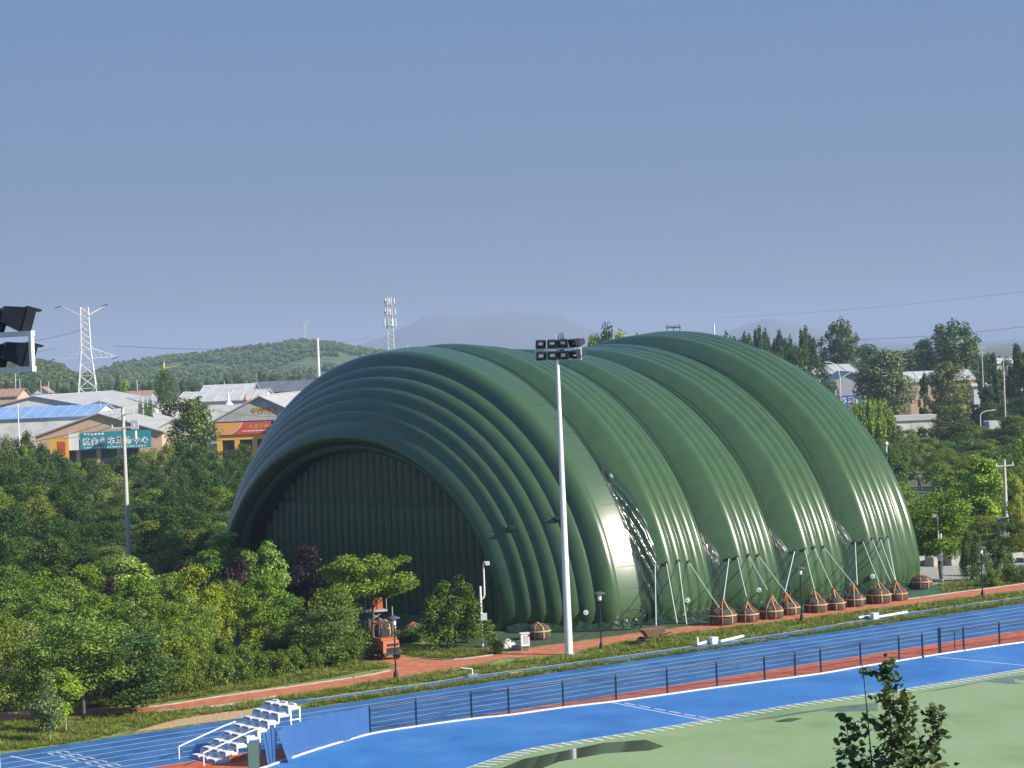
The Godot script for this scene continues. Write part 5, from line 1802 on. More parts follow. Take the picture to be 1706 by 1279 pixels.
	tree("elm", 1019, 529, 262, 62, "tall green treetop over the hall roof")
	tree("gold", 1048, 536, 262, 46, "golden treetop over the hall roof beside the tall green one")
	tree("gold", 1070, 543, 262, 34, "smaller yellow treetop at the end of the golden pair")
	tree("ash", 993, 552, 262, 50, "low green treetop over the hall roof")
	tree("elm", 1003, 548, 268, 30, "dark green treetop behind the low green one")
	var g4 := "row of columnar poplars beyond the hall"
	for k in 13:
		tree("poplar", 1206.0 + 12.5 * k, 556 + rng.randf_range(-12, 14), 520 + rng.randf_range(-20, 20), 23, "slim columnar poplar in the far row beyond the hall", g4)
	tree("elm", 1335, 572, 440, 70, "round green tree in front of the poplar row")
	tree("elm", 1300, 585, 445, 60, "lower round tree at the near foot of the poplar row")
	tree("elm", 1365, 590, 430, 60, "light green round tree behind the cream factory roof")
	tree("broadpoplar", 1402, 530, 560, 78, "tall dark broad poplar towering behind the cream factory")
	tree("elm", 1452, 570, 540, 80, "green round tree beside the tall broad poplar")
	tree("elm", 1512, 580, 530, 90, "wide green tree between the two broad poplars")
	tree("broadpoplar", 1588, 533, 510, 118, "huge broad poplar above the brick house")
	tree("elm", 1545, 562, 520, 50, "bluish tree leaning on the huge broad poplar")
	tree("silver", 1478, 582, 410, 112, "silvery dark poplar above the willow")
	tree("silver", 1583, 598, 420, 84, "silvery loose tree in front of the brick house")
	tree("poplar", 1541, 622, 440, 20, "slim dark poplar before the brick house wall")
	tree("willow", 1447, 657, 345, 92, "bright weeping willow beside the grey flat roofed hut")
	tree("elm", 1582, 672, 340, 84, "dark bushy tree beside the grey flat roofed hut")
	var g5 := "slim poplars around the utility poles"
	for e in [[1655, 588, 460, 26], [1642, 600, 450, 22], [1666, 610, 440, 24], [1690, 605, 450, 26], [1702, 573, 430, 30], [1684, 640, 420, 20], [1712, 600, 420, 34], [1648, 640, 430, 28]]:
		tree("poplar", e[0], e[1], e[2], e[3], "slim dark poplar around the far utility poles", g5)
	tree("silver", 1385, 632, 430, 45, "thin grey tree before the cream factory wall")
	tree("silver", 1690, 690, 330, 80, "pale leaved tree in front of the white wall")
	tree("lime", 1605, 698, 420, 26, "yellow green bush beside the black railing")
	for e in [[1600, 660, 425, 60], [1630, 672, 425, 50], [1655, 668, 415, 50], [1690, 660, 405, 60], [1640, 690, 430, 40], [1715, 650, 400, 60]]:
		tree("elm", e[0], e[1], e[2], e[3], "dark tree at the back of the garden before the small houses", "trees before the small houses")
	# garden past the hall
	tree("ash", 1568, 812, 162, 150, "bright spreading tree on a thin trunk past the hall's end")
	tree("lime", 1643, 755, 192, 92, "tall pale green tree beside the concrete pole")
	tree("ash", 1500, 800, 200, 80, "yellow green tree close to the hall's edge")
	tree("conifer", 1622, 880, 160, 62, "dark small conifer beside the black garden lamp")
	tree("conifer", 1668, 905, 163, 56, "dark round bush beside the grey pillar")
	tree("gold", 1697, 790, 175, 40, "leafy green shoots of a tree beside the pole")
	tree("ash", 1705, 720, 200, 70, "bright tree rising beside the concrete pole's top")
	tree("shrub", 1690, 935, 158, 60, "low shrub at the edge of the paved yard")
	tree("shrub", 1655, 945, 156, 45, "low shrub between conifer and round bush")
	var g6 := "thick bushes of the garden past the hall"
	for row in [[345.0, 712.0, 30.0], [315.0, 727.0, 32.0], [285.0, 745.0, 34.0], [258.0, 764.0, 36.0], [235.0, 784.0, 40.0], [214.0, 806.0, 44.0], [196.0, 832.0, 48.0], [180.0, 858.0, 52.0]]:
		var x := 1425.0 + rng.randf() * 20.0
		while x < 1735.0:
			if not (row[0] < 262.0 and row[0] > 190.0 and absf(x - 1532.0) < 26.0):
				var key: String = ["elm", "olive", "shrub", "olive", "shrub"][rng.randi() % 5]
				tree(key, x, row[1] + rng.randf_range(-9, 9), row[0] + rng.randf_range(-9, 9), row[2] * rng.randf_range(1.2, 1.9), {"elm": "dark leafy bush in the thick garden past the hall", "olive": "olive green bush in the thick garden past the hall", "shrub": "broad green shrub in the thick garden past the hall"}[key], g6)
			x += row[2] * rng.randf_range(0.5, 0.8)
	# trees among the workshops and on the plain
	tree("elm", 277, 612, 480, 48, "dark tree with a broad crown between the workshop roofs")
	tree("lime", 212, 630, 560, 24, "light green tree behind the white house")
	tree("elm", 110, 640, 590, 50, "dark trees' crown at the foot of the white pylon")
	tree("elm", 180, 645, 590, 40, "low dark crown beside the pylon's far leg")
	tree("silver", 200, 612, 600, 18, "grey thin tree beside the white house")
	for e in [[246, 662], [254, 658], [238, 663]]:
		tree("conifer", e[0], e[1], 440, 16, "small dark conifer behind the workshop roof", "small conifers behind the workshop roof")
	var g7 := "far trees at the foot of the hill"
	for k in 46:
		var x := -20.0 + 13.0 * k + rng.randf_range(-4, 4)
		tree("elm" if k % 5 else "poplar", x, 640.0 - 0.03 * x + rng.randf_range(-9, 6), 720.0 + rng.randf_range(-60, 200), rng.randf_range(18, 34) if k % 5 else 14.0, "hazy dark tree in the far line at the foot of the hill" if k % 5 else "hazy slim poplar in the far line at the foot of the hill", g7)
	for k in 18:
		var x := 1440.0 + 16.0 * k + rng.randf_range(-4, 4)
		tree("elm", x, 590.0 + rng.randf_range(-6, 8), 560.0 + rng.randf_range(0, 120), rng.randf_range(24, 40), "hazy tree in the far line behind the brick house", "far trees behind the brick house")

# ---------------------------------------------------------------- fence, masts, lamps, field gear
func build_fence() -> void:
	var posts := [[617, 1222.5], [694, 1210], [786, 1197.5], [848, 1191], [938.5, 1178.5], [1026.8, 1168], [1112, 1156.7], [1194.5, 1145], [1274, 1134.6], [1325, 1128], [1367.6, 1122], [1434, 1110.5], [1498, 1100.5], [1537, 1094.8]]
	fence_run(posts, "dark blue mesh fence with top rail along the white kerb", 1.28)
	var posts2 := [[1605.5, 1084], [1665, 1075], [1730, 1066], [1790, 1057.5]]
	fence_run(posts2, "dark blue mesh fence continuing past the gate", 1.28)
	# gate: thick post, leaf standing open towards the track
	var a := G(1565.7, 1089.5)
	var b := G(1605.5, 1084)
	var root := thing("fence_gate", "dark blue mesh gate with a thick post between two fence runs", "gate", a)
	var mb := MB.new()
	mb.box(Vector3(0, 0.72, 0), Vector3(0.16, 1.44, 0.16))
	part("post", mb.mesh(), M.fence, root)
	var d := b - a
	var hinge := d * 0.96
	var endp := d * 0.05 + Vector3(0.1, 0, -0.05)
	for h in [0.12, 1.22]:
		var rm := MB.new()
		rm.tube(hinge + Vector3(0, h, 0), endp + Vector3(0, h, 0), 0.025, 0.025, 6)
		part("rail", rm.mesh(), M.fence, root)
	var sm := MB.new()
	sm.tube(d * 0.63 + Vector3(0, 0.12, 0), d * 0.63 + Vector3(0, 1.22, 0), 0.03, 0.03, 6)
	part("stile", sm.mesh(), M.fence, root)
	part("wire_mesh", wire_panel(hinge, endp, 0.14, 1.2).mesh(), M.fence, root)
	# tarpaulin over the bent end of the fence
	var tk := [[447, 1276], [478, 1262], [530, 1247.5], [572, 1234], [616, 1221.5]]
	var tpl := [["blue tarpaulin panel with a gap beside it at the end of the fence", [[447, 1276.5], [460, 1270]], [438, 1220, 462, 1208]],
		["blue tarpaulin panel leaning askew with a pointed foot", [[481, 1270], [492, 1258]], [462, 1216, 490, 1204]],
		["long blue tarpaulin tied over the fence beside the white stand", [[490, 1258], [528, 1247], [572, 1235], [616, 1222]], [490, 1203, 614, 1175]]]
	for e in tpl:
		var bot := []
		for p in e[1]: bot.append(G(p[0], p[1]) + Vector3(0.0, 0.03, 0.12))
		var o := Vector3(bot[0])
		var rows := []
		var ns := 40
		for i in ns + 1:
			var q := i / float(ns)
			var sgm := q * (bot.size() - 1)
			var k := mini(int(sgm), bot.size() - 2)
			var bp: Vector3 = bot[k].lerp(bot[k + 1], sgm - k)
			var x: float = lerpf(e[2][0], e[2][2], q)
			var y: float = lerpf(e[2][1], e[2][3], q)
			var top := PD(x, y, -bp.z)
			var row := PackedVector3Array()
			for j in 13:
				var z := j / 12.0
				var p := bp.lerp(top, z)
				p.z += 0.05 * sin(q * 19.0 + z * 2.5) * (1.0 - 0.5 * z) + 0.025 * sin(q * 47.0 + z * 5.0)
				p.y -= 0.04 * sin(q * PI * 3.0) * z * z
				row.append(p - o)
			rows.append(row)
		var tm := MB.new()
		tm.grid(rows)
		var back := []
		for rw in rows:
			var r2 := PackedVector3Array()
			for p in rw: r2.append(p + Vector3(0, 0, -0.01))
			back.append(r2)
		tm.grid(back)
		single("tarpaulin", tm, M.tarp, e[0], "tarpaulin", o)
	var sh := MB.new()   # dark green board behind the first tarpaulin
	var p0 := G(420, 1288)
	sh.box(Vector3(0, 0.62, 0), Vector3(0.5, 1.24, 0.06), Basis(Vector3.UP, 0.5))
	single("board", sh, mat(L(0.05, 0.11, 0.09), 0.6), "dark green board standing against the white stand", "board", p0 + Vector3(0.05, 0.0, -0.3))

func wire_panel(a: Vector3, b: Vector3, y0: float, y1: float) -> MB:
	var mb := MB.new()
	var d := b - a
	var len := d.length()
	var nv := int(len / 0.055)
	for k in nv + 1:
		var p := a + d * (k / float(nv))
		var s := d.normalized() * 0.003
		mb.quad(p - s + Vector3(0, y0, 0), p + s + Vector3(0, y0, 0), p + s + Vector3(0, y1, 0), p - s + Vector3(0, y1, 0))
	for k in 9:
		var y := lerpf(y0, y1, k / 8.0)
		mb.quad(a + Vector3(0, y - 0.004, 0), b + Vector3(0, y - 0.004, 0), b + Vector3(0, y + 0.004, 0), a + Vector3(0, y + 0.004, 0))
	return mb

func fence_run(posts: Array, label: String, h: float) -> void:
	var o := G(posts[0][0], posts[0][1])
	var root := thing("mesh_fence", label, "fence", o)
	var pm := MB.new()
	pm.box(Vector3(0, h * 0.5, 0), Vector3(0.09, h, 0.09))
	pm.box(Vector3(0, 0.03, 0), Vector3(0.16, 0.06, 0.16))
	pm.lathe(Vector3(0, h, 0), [Vector2(0.05, 0), Vector2(0.045, 0.03), Vector2(0.0, 0.05)], 8)
	var pmesh := pm.mesh()
	for i in posts.size():
		var a := G(posts[i][0], posts[i][1]) - o
		var p := part("post", pmesh, M.fence, root)
		p.position = a
		if i + 1 < posts.size():
			var b := G(posts[i + 1][0], posts[i + 1][1]) - o
			var rm := MB.new()
			rm.tube(a + Vector3(0, h - 0.06, 0), b + Vector3(0, h - 0.06, 0), 0.04, 0.04, 6)
			part("top_rail", rm.mesh(), M.fence, root)
			var lm := MB.new()
			lm.tube(a + Vector3(0, 0.12, 0), b + Vector3(0, 0.12, 0), 0.018, 0.018, 6)
			part("bottom_rail", lm.mesh(), M.fence, root)
			part("wire_mesh", wire_panel(a, b, 0.12, h - 0.06).mesh(), M.fence, root)

func floodlight(root: Node3D, pos: Vector3, yaw: float, tilt: float, sc := 1.0) -> void:
	var b := Basis(Vector3.UP, yaw) * Basis(Vector3.RIGHT, tilt)   # faces +z
	var w := 0.27 * sc
	var h := 0.22 * sc
	var mb := MB.new()
	var c := []
	for e in [[-0.55, -0.7, -0.26], [0.55, -0.7, -0.26], [1, -1, 0.16], [-1, -1, 0.16], [-0.55, 0.6, -0.26], [0.55, 0.6, -0.26], [1, 1, 0.16], [-1, 1, 0.16]]:
		c.append(pos + b * Vector3(e[0] * w, e[1] * h, e[2] * sc))
	mb.quad(c[0], c[1], c[5], c[4]); mb.quad(c[1], c[2], c[6], c[5]); mb.quad(c[3], c[0], c[4], c[7])
	mb.quad(c[4], c[5], c[6], c[7]); mb.quad(c[0], c[3], c[2], c[1])
	# visor frame round the mouth
	for e in [[-1.0, 0.0, 0.05, 2.0], [1.0, 0.0, 0.05, 2.0]]:
		mb.box(pos + b * Vector3(e[0] * w, 0, 0.2 * sc), Vector3(0.03, 2.0 * h, 0.16 * sc), b)
	mb.box(pos + b * Vector3(0, h, 0.24 * sc), Vector3(2.0 * w, 0.03, 0.26 * sc), b)
	mb.box(pos + b * Vector3(0, -h, 0.18 * sc), Vector3(2.0 * w, 0.03, 0.1 * sc), b)
	var o := part("floodlight", mb.mesh(), M.lampbody, root)
	var gl := MB.new()
	gl.quad(pos + b * Vector3(-0.92 * w, -0.9 * h, 0.13 * sc), pos + b * Vector3(0.92 * w, -0.9 * h, 0.13 * sc), pos + b * Vector3(0.92 * w, 0.9 * h, 0.13 * sc), pos + b * Vector3(-0.92 * w, 0.9 * h, 0.13 * sc))
	part("front_glass", gl.mesh(), M.glass, o)
	var rf := MB.new()
	var rows := []
	for j in 5:
		var q := j / 4.0 * 2.0 - 1.0
		var row := PackedVector3Array()
		for k in 7:
			var z := k / 6.0 * 2.0 - 1.0
			row.append(pos + b * Vector3(z * 0.5 * w, q * 0.42 * h, (0.137 + 0.02 * (1.0 - q * q)) * sc))
		rows.append(row)
	rf.grid(rows)
	part("reflector", rf.mesh(), M.reflector, o)

func build_mast(label: String, base: Vector3, beam_y: float, yaw: float, lamps: Array, span: Array) -> void:
	var root := thing("floodlight_mast", label, "floodlight mast", base)
	var mb := MB.new()
	var seg := 8
	mb.tube(Vector3(0, 0.0, 0), Vector3(0, beam_y, 0), 0.235, 0.105, seg)
	mb.tube(Vector3(0, beam_y, 0), Vector3(0, beam_y + 0.95, 0), 0.07, 0.06, 8)
	mb.tube(Vector3(0, beam_y + 0.95, 0), Vector3(0, beam_y + 1.45, 0), 0.015, 0.008, 6)
	part("pole", mb.mesh(), M.mast, root)
	var bp := MB.new()
	bp.box(Vector3(0, 0.02, 0), Vector3(0.6, 0.05, 0.6))
	part("base_plate", bp.mesh(), M.galv, root)
	var b := Basis(Vector3.UP, yaw)
	for y in [0.0, 0.62]:
		var rm := MB.new()
		rm.box(b * Vector3((span[0] + span[1]) * 0.5, 0, 0) + Vector3(0, beam_y + y, 0), Vector3(span[1] - span[0], 0.09, 0.09), b)
		part("beam", rm.mesh(), M.mast, root)
	for x in [span[0] + 0.05, span[1] - 0.05, 0.62]:
		var um := MB.new()
		um.box(b * Vector3(x, 0, 0) + Vector3(0, beam_y + 0.31, 0), Vector3(0.07, 0.52, 0.07), b)
		part("upright", um.mesh(), M.mast, root)
	for l in lamps:
		floodlight(root, b * Vector3(l[0], 0, l[3] if l.size() > 3 else 0.0) + Vector3(0, beam_y + l[1], 0), yaw + l[2], 0.3, 1.0)

func build_masts() -> void:
	M.lampbody = mat(L(0.010, 0.013, 0.022), 0.4)
	M.reflector = mat(L(0.85, 0.86, 0.86), 0.15, 0.9)
	var base := G(948, 1090)
	var x := []
	for y in [0.28, 0.95]:
		x.append_array([[-0.95, y, 0.25], [-0.28, y, 0.15], [0.40, y, -0.35], [1.05, y, -0.75], [1.32, y, -1.1, -0.25]])
	build_mast("tall white tapered floodlight mast in front of the air hall", base, 16.75, 0.0, x, [-1.25, 1.42])
	# second mast, close by; only the end of its lamp frame is in view
	var d := 40.0
	var turn := -0.66
	var fr := PD(62, 612, d)
	var b2 := fr - Basis(Vector3.UP, turn) * Vector3(1.42, 0, 0)
	var y2 := fr.y - 0.02
	b2.y = 0.0
	b2.x -= 0.18
	var ls := []
	for y in [0.29, 0.92]:
		ls.append_array([[-0.95, y, 2.6, -0.1], [-0.25, y, 2.65, -0.1], [0.40, y, 2.45, -0.1], [1.08, y, 2.55, -0.1]])
	build_mast("white floodlight mast standing close with two rows of black lamps", b2, y2, turn, ls, [-1.42, 1.62])

func garden_lamp(p: Vector3, label: String) -> void:
	var root := thing("garden_lamp", label, "lamp post", p, 0.0, "black garden lamps along the footpath")
	var mb := MB.new()
	mb.lathe(Vector3.ZERO, [Vector2(0.16, 0), Vector2(0.15, 0.1), Vector2(0.10, 0.35), Vector2(0.055, 0.5), Vector2(0.045, 0.55)], 12)
	mb.tube(Vector3(0, 0.5, 0), Vector3(0, 2.85, 0), 0.045, 0.038, 10)
	part("post", mb.mesh(), M.black, root)
	var lm := MB.new()
	lm.lathe(Vector3(0, 2.85, 0), [Vector2(0.0, 0), Vector2(0.085, 0.0), Vector2(0.11, 0.06), Vector2(0.12, 0.38), Vector2(0.0, 0.38)], 12)
	part("lantern", lm.mesh(), M.lantern, root)
	var cm := MB.new()
	cm.lathe(Vector3(0, 3.23, 0), [Vector2(0.0, 0.0), Vector2(0.34, 0.0), Vector2(0.36, 0.02), Vector2(0.30, 0.07), Vector2(0.08, 0.14), Vector2(0.0, 0.17)], 16)
	part("cap", cm.mesh(), M.lampcap, root)

func camera_pole(p: Vector3, h: float, side: float, label: String) -> void:
	var root := thing("camera_pole", label, "camera pole", p, 0.0, "white surveillance camera poles")
	var mb := MB.new()
	mb.tube(Vector3.ZERO, Vector3(0, h * 0.72, 0), 0.075, 0.07, 10)
	part("pole", mb.mesh(), M.mast, root)
	var am := MB.new()
	am.path([Vector3(0, h * 0.56, 0), Vector3(side * 0.22, h * 0.58, 0), Vector3(side * 0.32, h * 0.62, 0), Vector3(side * 0.32, h * 0.97, 0), Vector3(side * 0.4, h, 0), Vector3(side * 0.62, h, 0)], 0.05, 8)
	part("arm", am.mesh(), M.mast, root)
	var cb := MB.new()
	cb.box(Vector3(side * 0.66, h - 0.06, 0.08), Vector3(0.24, 0.2, 0.36))
	part("camera", cb.mesh(), M.white, root)
	var bx := MB.new()
	bx.box(Vector3(side * 0.2, h * 0.36, 0.1), Vector3(0.36, 0.42, 0.24))
	part("junction_box", bx.mesh(), M.white, root)

func build_small() -> void:
	M.sack = mat(L(0.5, 0.5, 0.48), 0.7)
	M.lantern = mat(L(0.75, 0.76, 0.72), 0.4)
	M.lampcap = mat(L(0.10, 0.10, 0.10), 0.45)
	garden_lamp(G(660, 1130), "black garden lamp at the fork of the red footpath")
	garden_lamp(G(1002, 1083), "black garden lamp beside the tall white mast")
	garden_lamp(G(1336, 1034), "black garden lamp in front of the ballast bags")
	garden_lamp(G(1637, 995), "black garden lamp on the verge past the end of the hall")
	camera_pole(G(804, 1078), 5.0, 0.75, "white camera pole rising behind the round conifer bush")
	camera_pole(G(1570, 968), 4.7, -0.55, "white camera pole on the paved yard past the hall")
	# control cabinet on legs
	var c := thing("control_cabinet", "white control cabinet on steel legs by the footpath", "cabinet", G(875, 1083), 0.2)
	var mb := MB.new()
	mb.box(Vector3(0, 0.62, 0), Vector3(0.5, 0.72, 0.32))
	mb.box(Vector3(0, 1.0, 0), Vector3(0.58, 0.05, 0.4))
	part("box", mb.mesh(), M.white, c)
	for x in [-0.2, 0.2]:
		var lm := MB.new()
		lm.box(Vector3(x, 0.13, 0), Vector3(0.05, 0.27, 0.28))
		part("leg", lm.mesh(), M.grey, c)
	var dm := MB.new()
	dm.box(Vector3(0.05, 0.64, 0.165), Vector3(0.3, 0.5, 0.012))
	part("door", dm.mesh(), M.galv, c)
	# rubbish sacks and crumpled sheeting beside it
	for e in [[836, 1080, 0.26, "crumpled white sack lying on the grass by the conifer bush"], [846, 1078, 0.34, "taller crumpled white sack beside the control cabinet"], [858, 1082, 0.24, "small grey and brown rubbish heap between sack and cabinet"]]:
		var p := G(e[0], e[1])
		var bm := MB.new()
		var rows := []
		var fn := FastNoiseLite.new()
		fn.seed = int(e[0])
		fn.frequency = 2.2
		for i in 11:
			var th := PI * 0.55 * i / 10.0
			var row := PackedVector3Array()
			for k in 21:
				var an := TAU * k / 20.0
				var d := Vector3(cos(an) * sin(th), cos(th), sin(an) * sin(th))
				if k == 20: d = Vector3(sin(th), cos(th), 0)
				var f := 1.0 + 0.9 * fn.get_noise_3dv(d)
				row.append(Vector3(d.x * 1.1, maxf(d.y * 1.1, 0.0), d.z) * e[2] * f)
			rows.append(row)
		bm.grid(rows)
		single("rubbish_sack", bm, M.sack if e[0] < 850 else M.concrete, e[3], "sack", p)
	# wheelbarrow
	var w := thing("wheelbarrow", "rusty brown wheelbarrow parked on the verge by the hall", "wheelbarrow", G(1088, 1073), 0.35)
	w.scale = Vector3.ONE * 1.35
	var rust := mat(L(0.22, 0.13, 0.08), 0.85)
	var tray := MB.new()
	var t := []
	for e in [[-0.3, 0.34, -0.2], [-0.3, 0.34, 0.2], [0.32, 0.34, 0.2], [0.32, 0.34, -0.2], [-0.52, 0.66, -0.34], [-0.52, 0.66, 0.34], [0.5, 0.72, 0.34], [0.5, 0.72, -0.34]]: t.append(Vector3(e[0], e[1], e[2]))
	tray.hexa(t)
	part("tray", tray.mesh(), rust, w)
	for z in [-0.22, 0.22]:
		var hm := MB.new()
		hm.tube(Vector3(-0.55, 0.25, z * 0.4), Vector3(0.75, 0.5, z * 1.3), 0.022, 0.022, 6)
		part("handle", hm.mesh(), M.dark, w)
		var lm := MB.new()
		lm.tube(Vector3(0.28, 0.4, z), Vector3(0.34, 0.0, z * 1.1), 0.022, 0.022, 6)
		part("leg", lm.mesh(), M.dark, w)
	var wm := MB.new()
	wm.tube(Vector3(-0.55, 0.19, -0.05), Vector3(-0.55, 0.19, 0.05), 0.19, 0.19, 14)
	part("wheel", wm.mesh(), M.black, w)
	# white training gear left on the runway strip
	for e in [[[1162, 1077], [1182, 1071], "short white pipe with an upright end on the runway"], [[1200, 1072], [1238, 1063], "long white pipe lying past the white box on the runway"], [[1430, 1032], [1455, 1029], "white pipe stub with a rounded end on the far runway"], [[1462, 1031], [1511, 1023], "longest white pipe on the far runway strip"]]:
		var a := G(e[0][0], e[0][1])
		var b := G(e[1][0], e[1][1])
		var pm := MB.new()
		pm.tube(Vector3(0, 0.13, 0), b - a + Vector3(0, 0.13, 0), 0.085, 0.085, 10)
		if e[0][0] == 1162: pm.tube(Vector3(0, 0.1, 0), Vector3(0, 0.55, 0), 0.07, 0.07, 8)
		single("white_pipe", pm, M.white, e[2], "pipe", a, "white pipes lying by the runway")
	for e in [[1189, 1072, "white box lying between the two pipes near the wheelbarrow"], [1457, 1031, "white box on the longest pipe of the far runway"]]:
		var bm := MB.new()
		bm.box(Vector3(0, 0.18, 0), Vector3(0.4, 0.36, 0.36), Basis(Vector3.UP, 0.5))
		bm.box(Vector3(0, 0.37, 0), Vector3(0.44, 0.03, 0.4), Basis(Vector3.UP, 0.5))
		single("white_box", bm, M.white, e[2], "box", G(e[0], e[1]))
	var hd := thing("training_frame", "small white angled frame standing on a pale block by the track", "frame", G(787, 1127), 0.0)
	var fm := MB.new()
	fm.tube(Vector3(0, 0.1, 0), Vector3(0, 0.42, 0), 0.04, 0.04, 8)
	fm.tube(Vector3(0, 0.42, 0), Vector3(-0.62, 0.5, 0.0), 0.035, 0.035, 8)
	part("tube", fm.mesh(), M.white, hd)
	var bk := MB.new()
	bk.box(Vector3(0.05, 0.07, 0), Vector3(0.5, 0.14, 0.35))
	part("block", bk.mesh(), M.concrete, hd)
	for e in [[860, 1121, "pale flat slab lying across the narrow runway strip"], [1000, 1084, "pale slab in the grass at the foot of the garden lamp"]]:
		var sm := MB.new()
		sm.box(Vector3(0, 0.03, 0), Vector3(0.9, 0.06, 0.35), Basis(Vector3.UP, 0.6))
		single("slab", sm, M.concrete, e[2], "slab", G(e[0], e[1]))

func build_forklift() -> void:
	var root := thing("forklift", "orange forklift seen from behind among the trees by the footpath", "forklift", G(648, 1100) + Vector3(-0.2, 0, -0.8), 0.55)
	var org := mat(L(0.44, 0.12, 0.05), 0.5)
	# local: rear of the truck faces +z
	var mb := MB.new()
	var cw := []
	for e in [[-0.55, 0.42, 0.1], [-0.55, 0.42, 0.72], [0.55, 0.42, 0.72], [0.55, 0.42, 0.1], [-0.55, 1.16, 0.1], [-0.5, 1.10, 0.66], [0.5, 1.10, 0.66], [0.55, 1.16, 0.1]]: cw.append(Vector3(e[0], e[1], e[2]))
	mb.hexa(cw)
	mb.box(Vector3(0, 0.98, -0.35), Vector3(1.0, 0.36, 0.9))
	mb.box(Vector3(0, 1.18, 0.0), Vector3(1.02, 0.10, 0.9))
	part("counterweight", mb.mesh(), org, root)
	var gm := MB.new()
	gm.box(Vector3(0.1, 0.86, 0.70), Vector3(0.72, 0.13, 0.04))
	gm.box(Vector3(0.1, 0.55, 0.735), Vector3(0.8, 0.3, 0.04))
	part("grille", gm.mesh(), M.black, root)
	var bm := MB.new()
	bm.box(Vector3(0, 0.36, -0.1), Vector3(1.06, 0.14, 1.7))
	part("chassis", bm.mesh(), M.dark, root)
	for e in [[-0.5, 0.35], [0.5, 0.35], [-0.5, -1.0], [0.5, -1.0]]:
		var wm := MB.new()
		wm.tube(Vector3(e[0] - 0.11, 0.3, e[1]), Vector3(e[0] + 0.11, 0.3, e[1]), 0.3, 0.3, 18)
		var wh := part("wheel", wm.mesh(), M.black, root)
		var rm := MB.new()
		rm.tube(Vector3(e[0] - 0.12, 0.3, e[1]), Vector3(e[0] + 0.12, 0.3, e[1]), 0.15, 0.15, 12)
		part("rim", rm.mesh(), org, wh)
	for e in [[-0.45, 0.05, -0.4, 0.0], [0.45, 0.05, 0.4, 0.0], [-0.45, -1.0, -0.4, -0.8], [0.45, -1.0, 0.4, -0.8]]:
		var pm := MB.new()
		pm.tube(Vector3(e[0], 0.9, e[1]), Vector3(e[2], 2.0, e[3]), 0.028, 0.028, 6)
		part("guard_post", pm.mesh(), M.dark, root)
	var rf := MB.new()
	for k in 6: rf.box(Vector3(0, 2.02, -0.8 + 0.16 * k), Vector3(0.86, 0.04, 0.04))
	rf.box(Vector3(-0.42, 2.02, -0.4), Vector3(0.05, 0.05, 0.9)); rf.box(Vector3(0.42, 2.02, -0.4), Vector3(0.05, 0.05, 0.9))
	part("overhead_guard", rf.mesh(), M.dark, root)
	var se := MB.new()
	se.box(Vector3(0, 1.28, -0.35), Vector3(0.46, 0.12, 0.46)); se.box(Vector3(0, 1.5, -0.12), Vector3(0.44, 0.5, 0.1))
	part("seat", se.mesh(), M.black, root)
	for x in [-0.32, 0.32]:
		var mm := MB.new()
		mm.box(Vector3(x, 1.15, -1.35), Vector3(0.12, 2.2, 0.16))
		part("mast_rail", mm.mesh(), M.dark, root)
		var fk := MB.new()
		fk.box(Vector3(x, 0.1, -2.0), Vector3(0.12, 0.05, 1.1)); fk.box(Vector3(x, 0.35, -1.47), Vector3(0.12, 0.5, 0.05))
		part("fork", fk.mesh(), M.dark, root)
	# orange site machine standing in the shade of the hall front
	var lift := thing("scissor_lift", "orange and grey platform lift in the shade behind the flat topped tree", "platform lift", G(626, 1058), 0.3)
	var om := MB.new()
	om.box(Vector3(0, 0.55, 0), Vector3(1.2, 0.7, 1.0))
	om.box(Vector3(0.12, 2.1, 0.0), Vector3(0.8, 1.1, 0.08))
	part("body", om.mesh(), org, lift)
	var xm := MB.new()
	for s in [-1, 1]:
		xm.tube(Vector3(-0.5 * s, 0.9, 0.3), Vector3(0.5 * s, 1.5, 0.3), 0.04, 0.04, 6)
	part("scissor_arm", xm.mesh(), M.grey, lift)
	var plm := MB.new()
	plm.box(Vector3(0, 1.55, 0), Vector3(1.4, 0.08, 1.0))
	part("platform", plm.mesh(), M.galv, lift)
	for x in [-0.65, -0.2, 0.65]:
		var rm := MB.new()
		rm.tube(Vector3(x, 1.55, 0.45), Vector3(x, 2.6, 0.45), 0.025, 0.025, 6)
		part("guard_rail", rm.mesh(), M.galv, lift)
	for e in [[-0.5, 0.4], [0.5, 0.4], [-0.5, -0.4], [0.5, -0.4]]:
		var wm := MB.new()
		wm.tube(Vector3(e[0] - 0.08, 0.2, e[1]), Vector3(e[0] + 0.08, 0.2, e[1]), 0.2, 0.2, 12)
		part("wheel", wm.mesh(), M.black, lift)

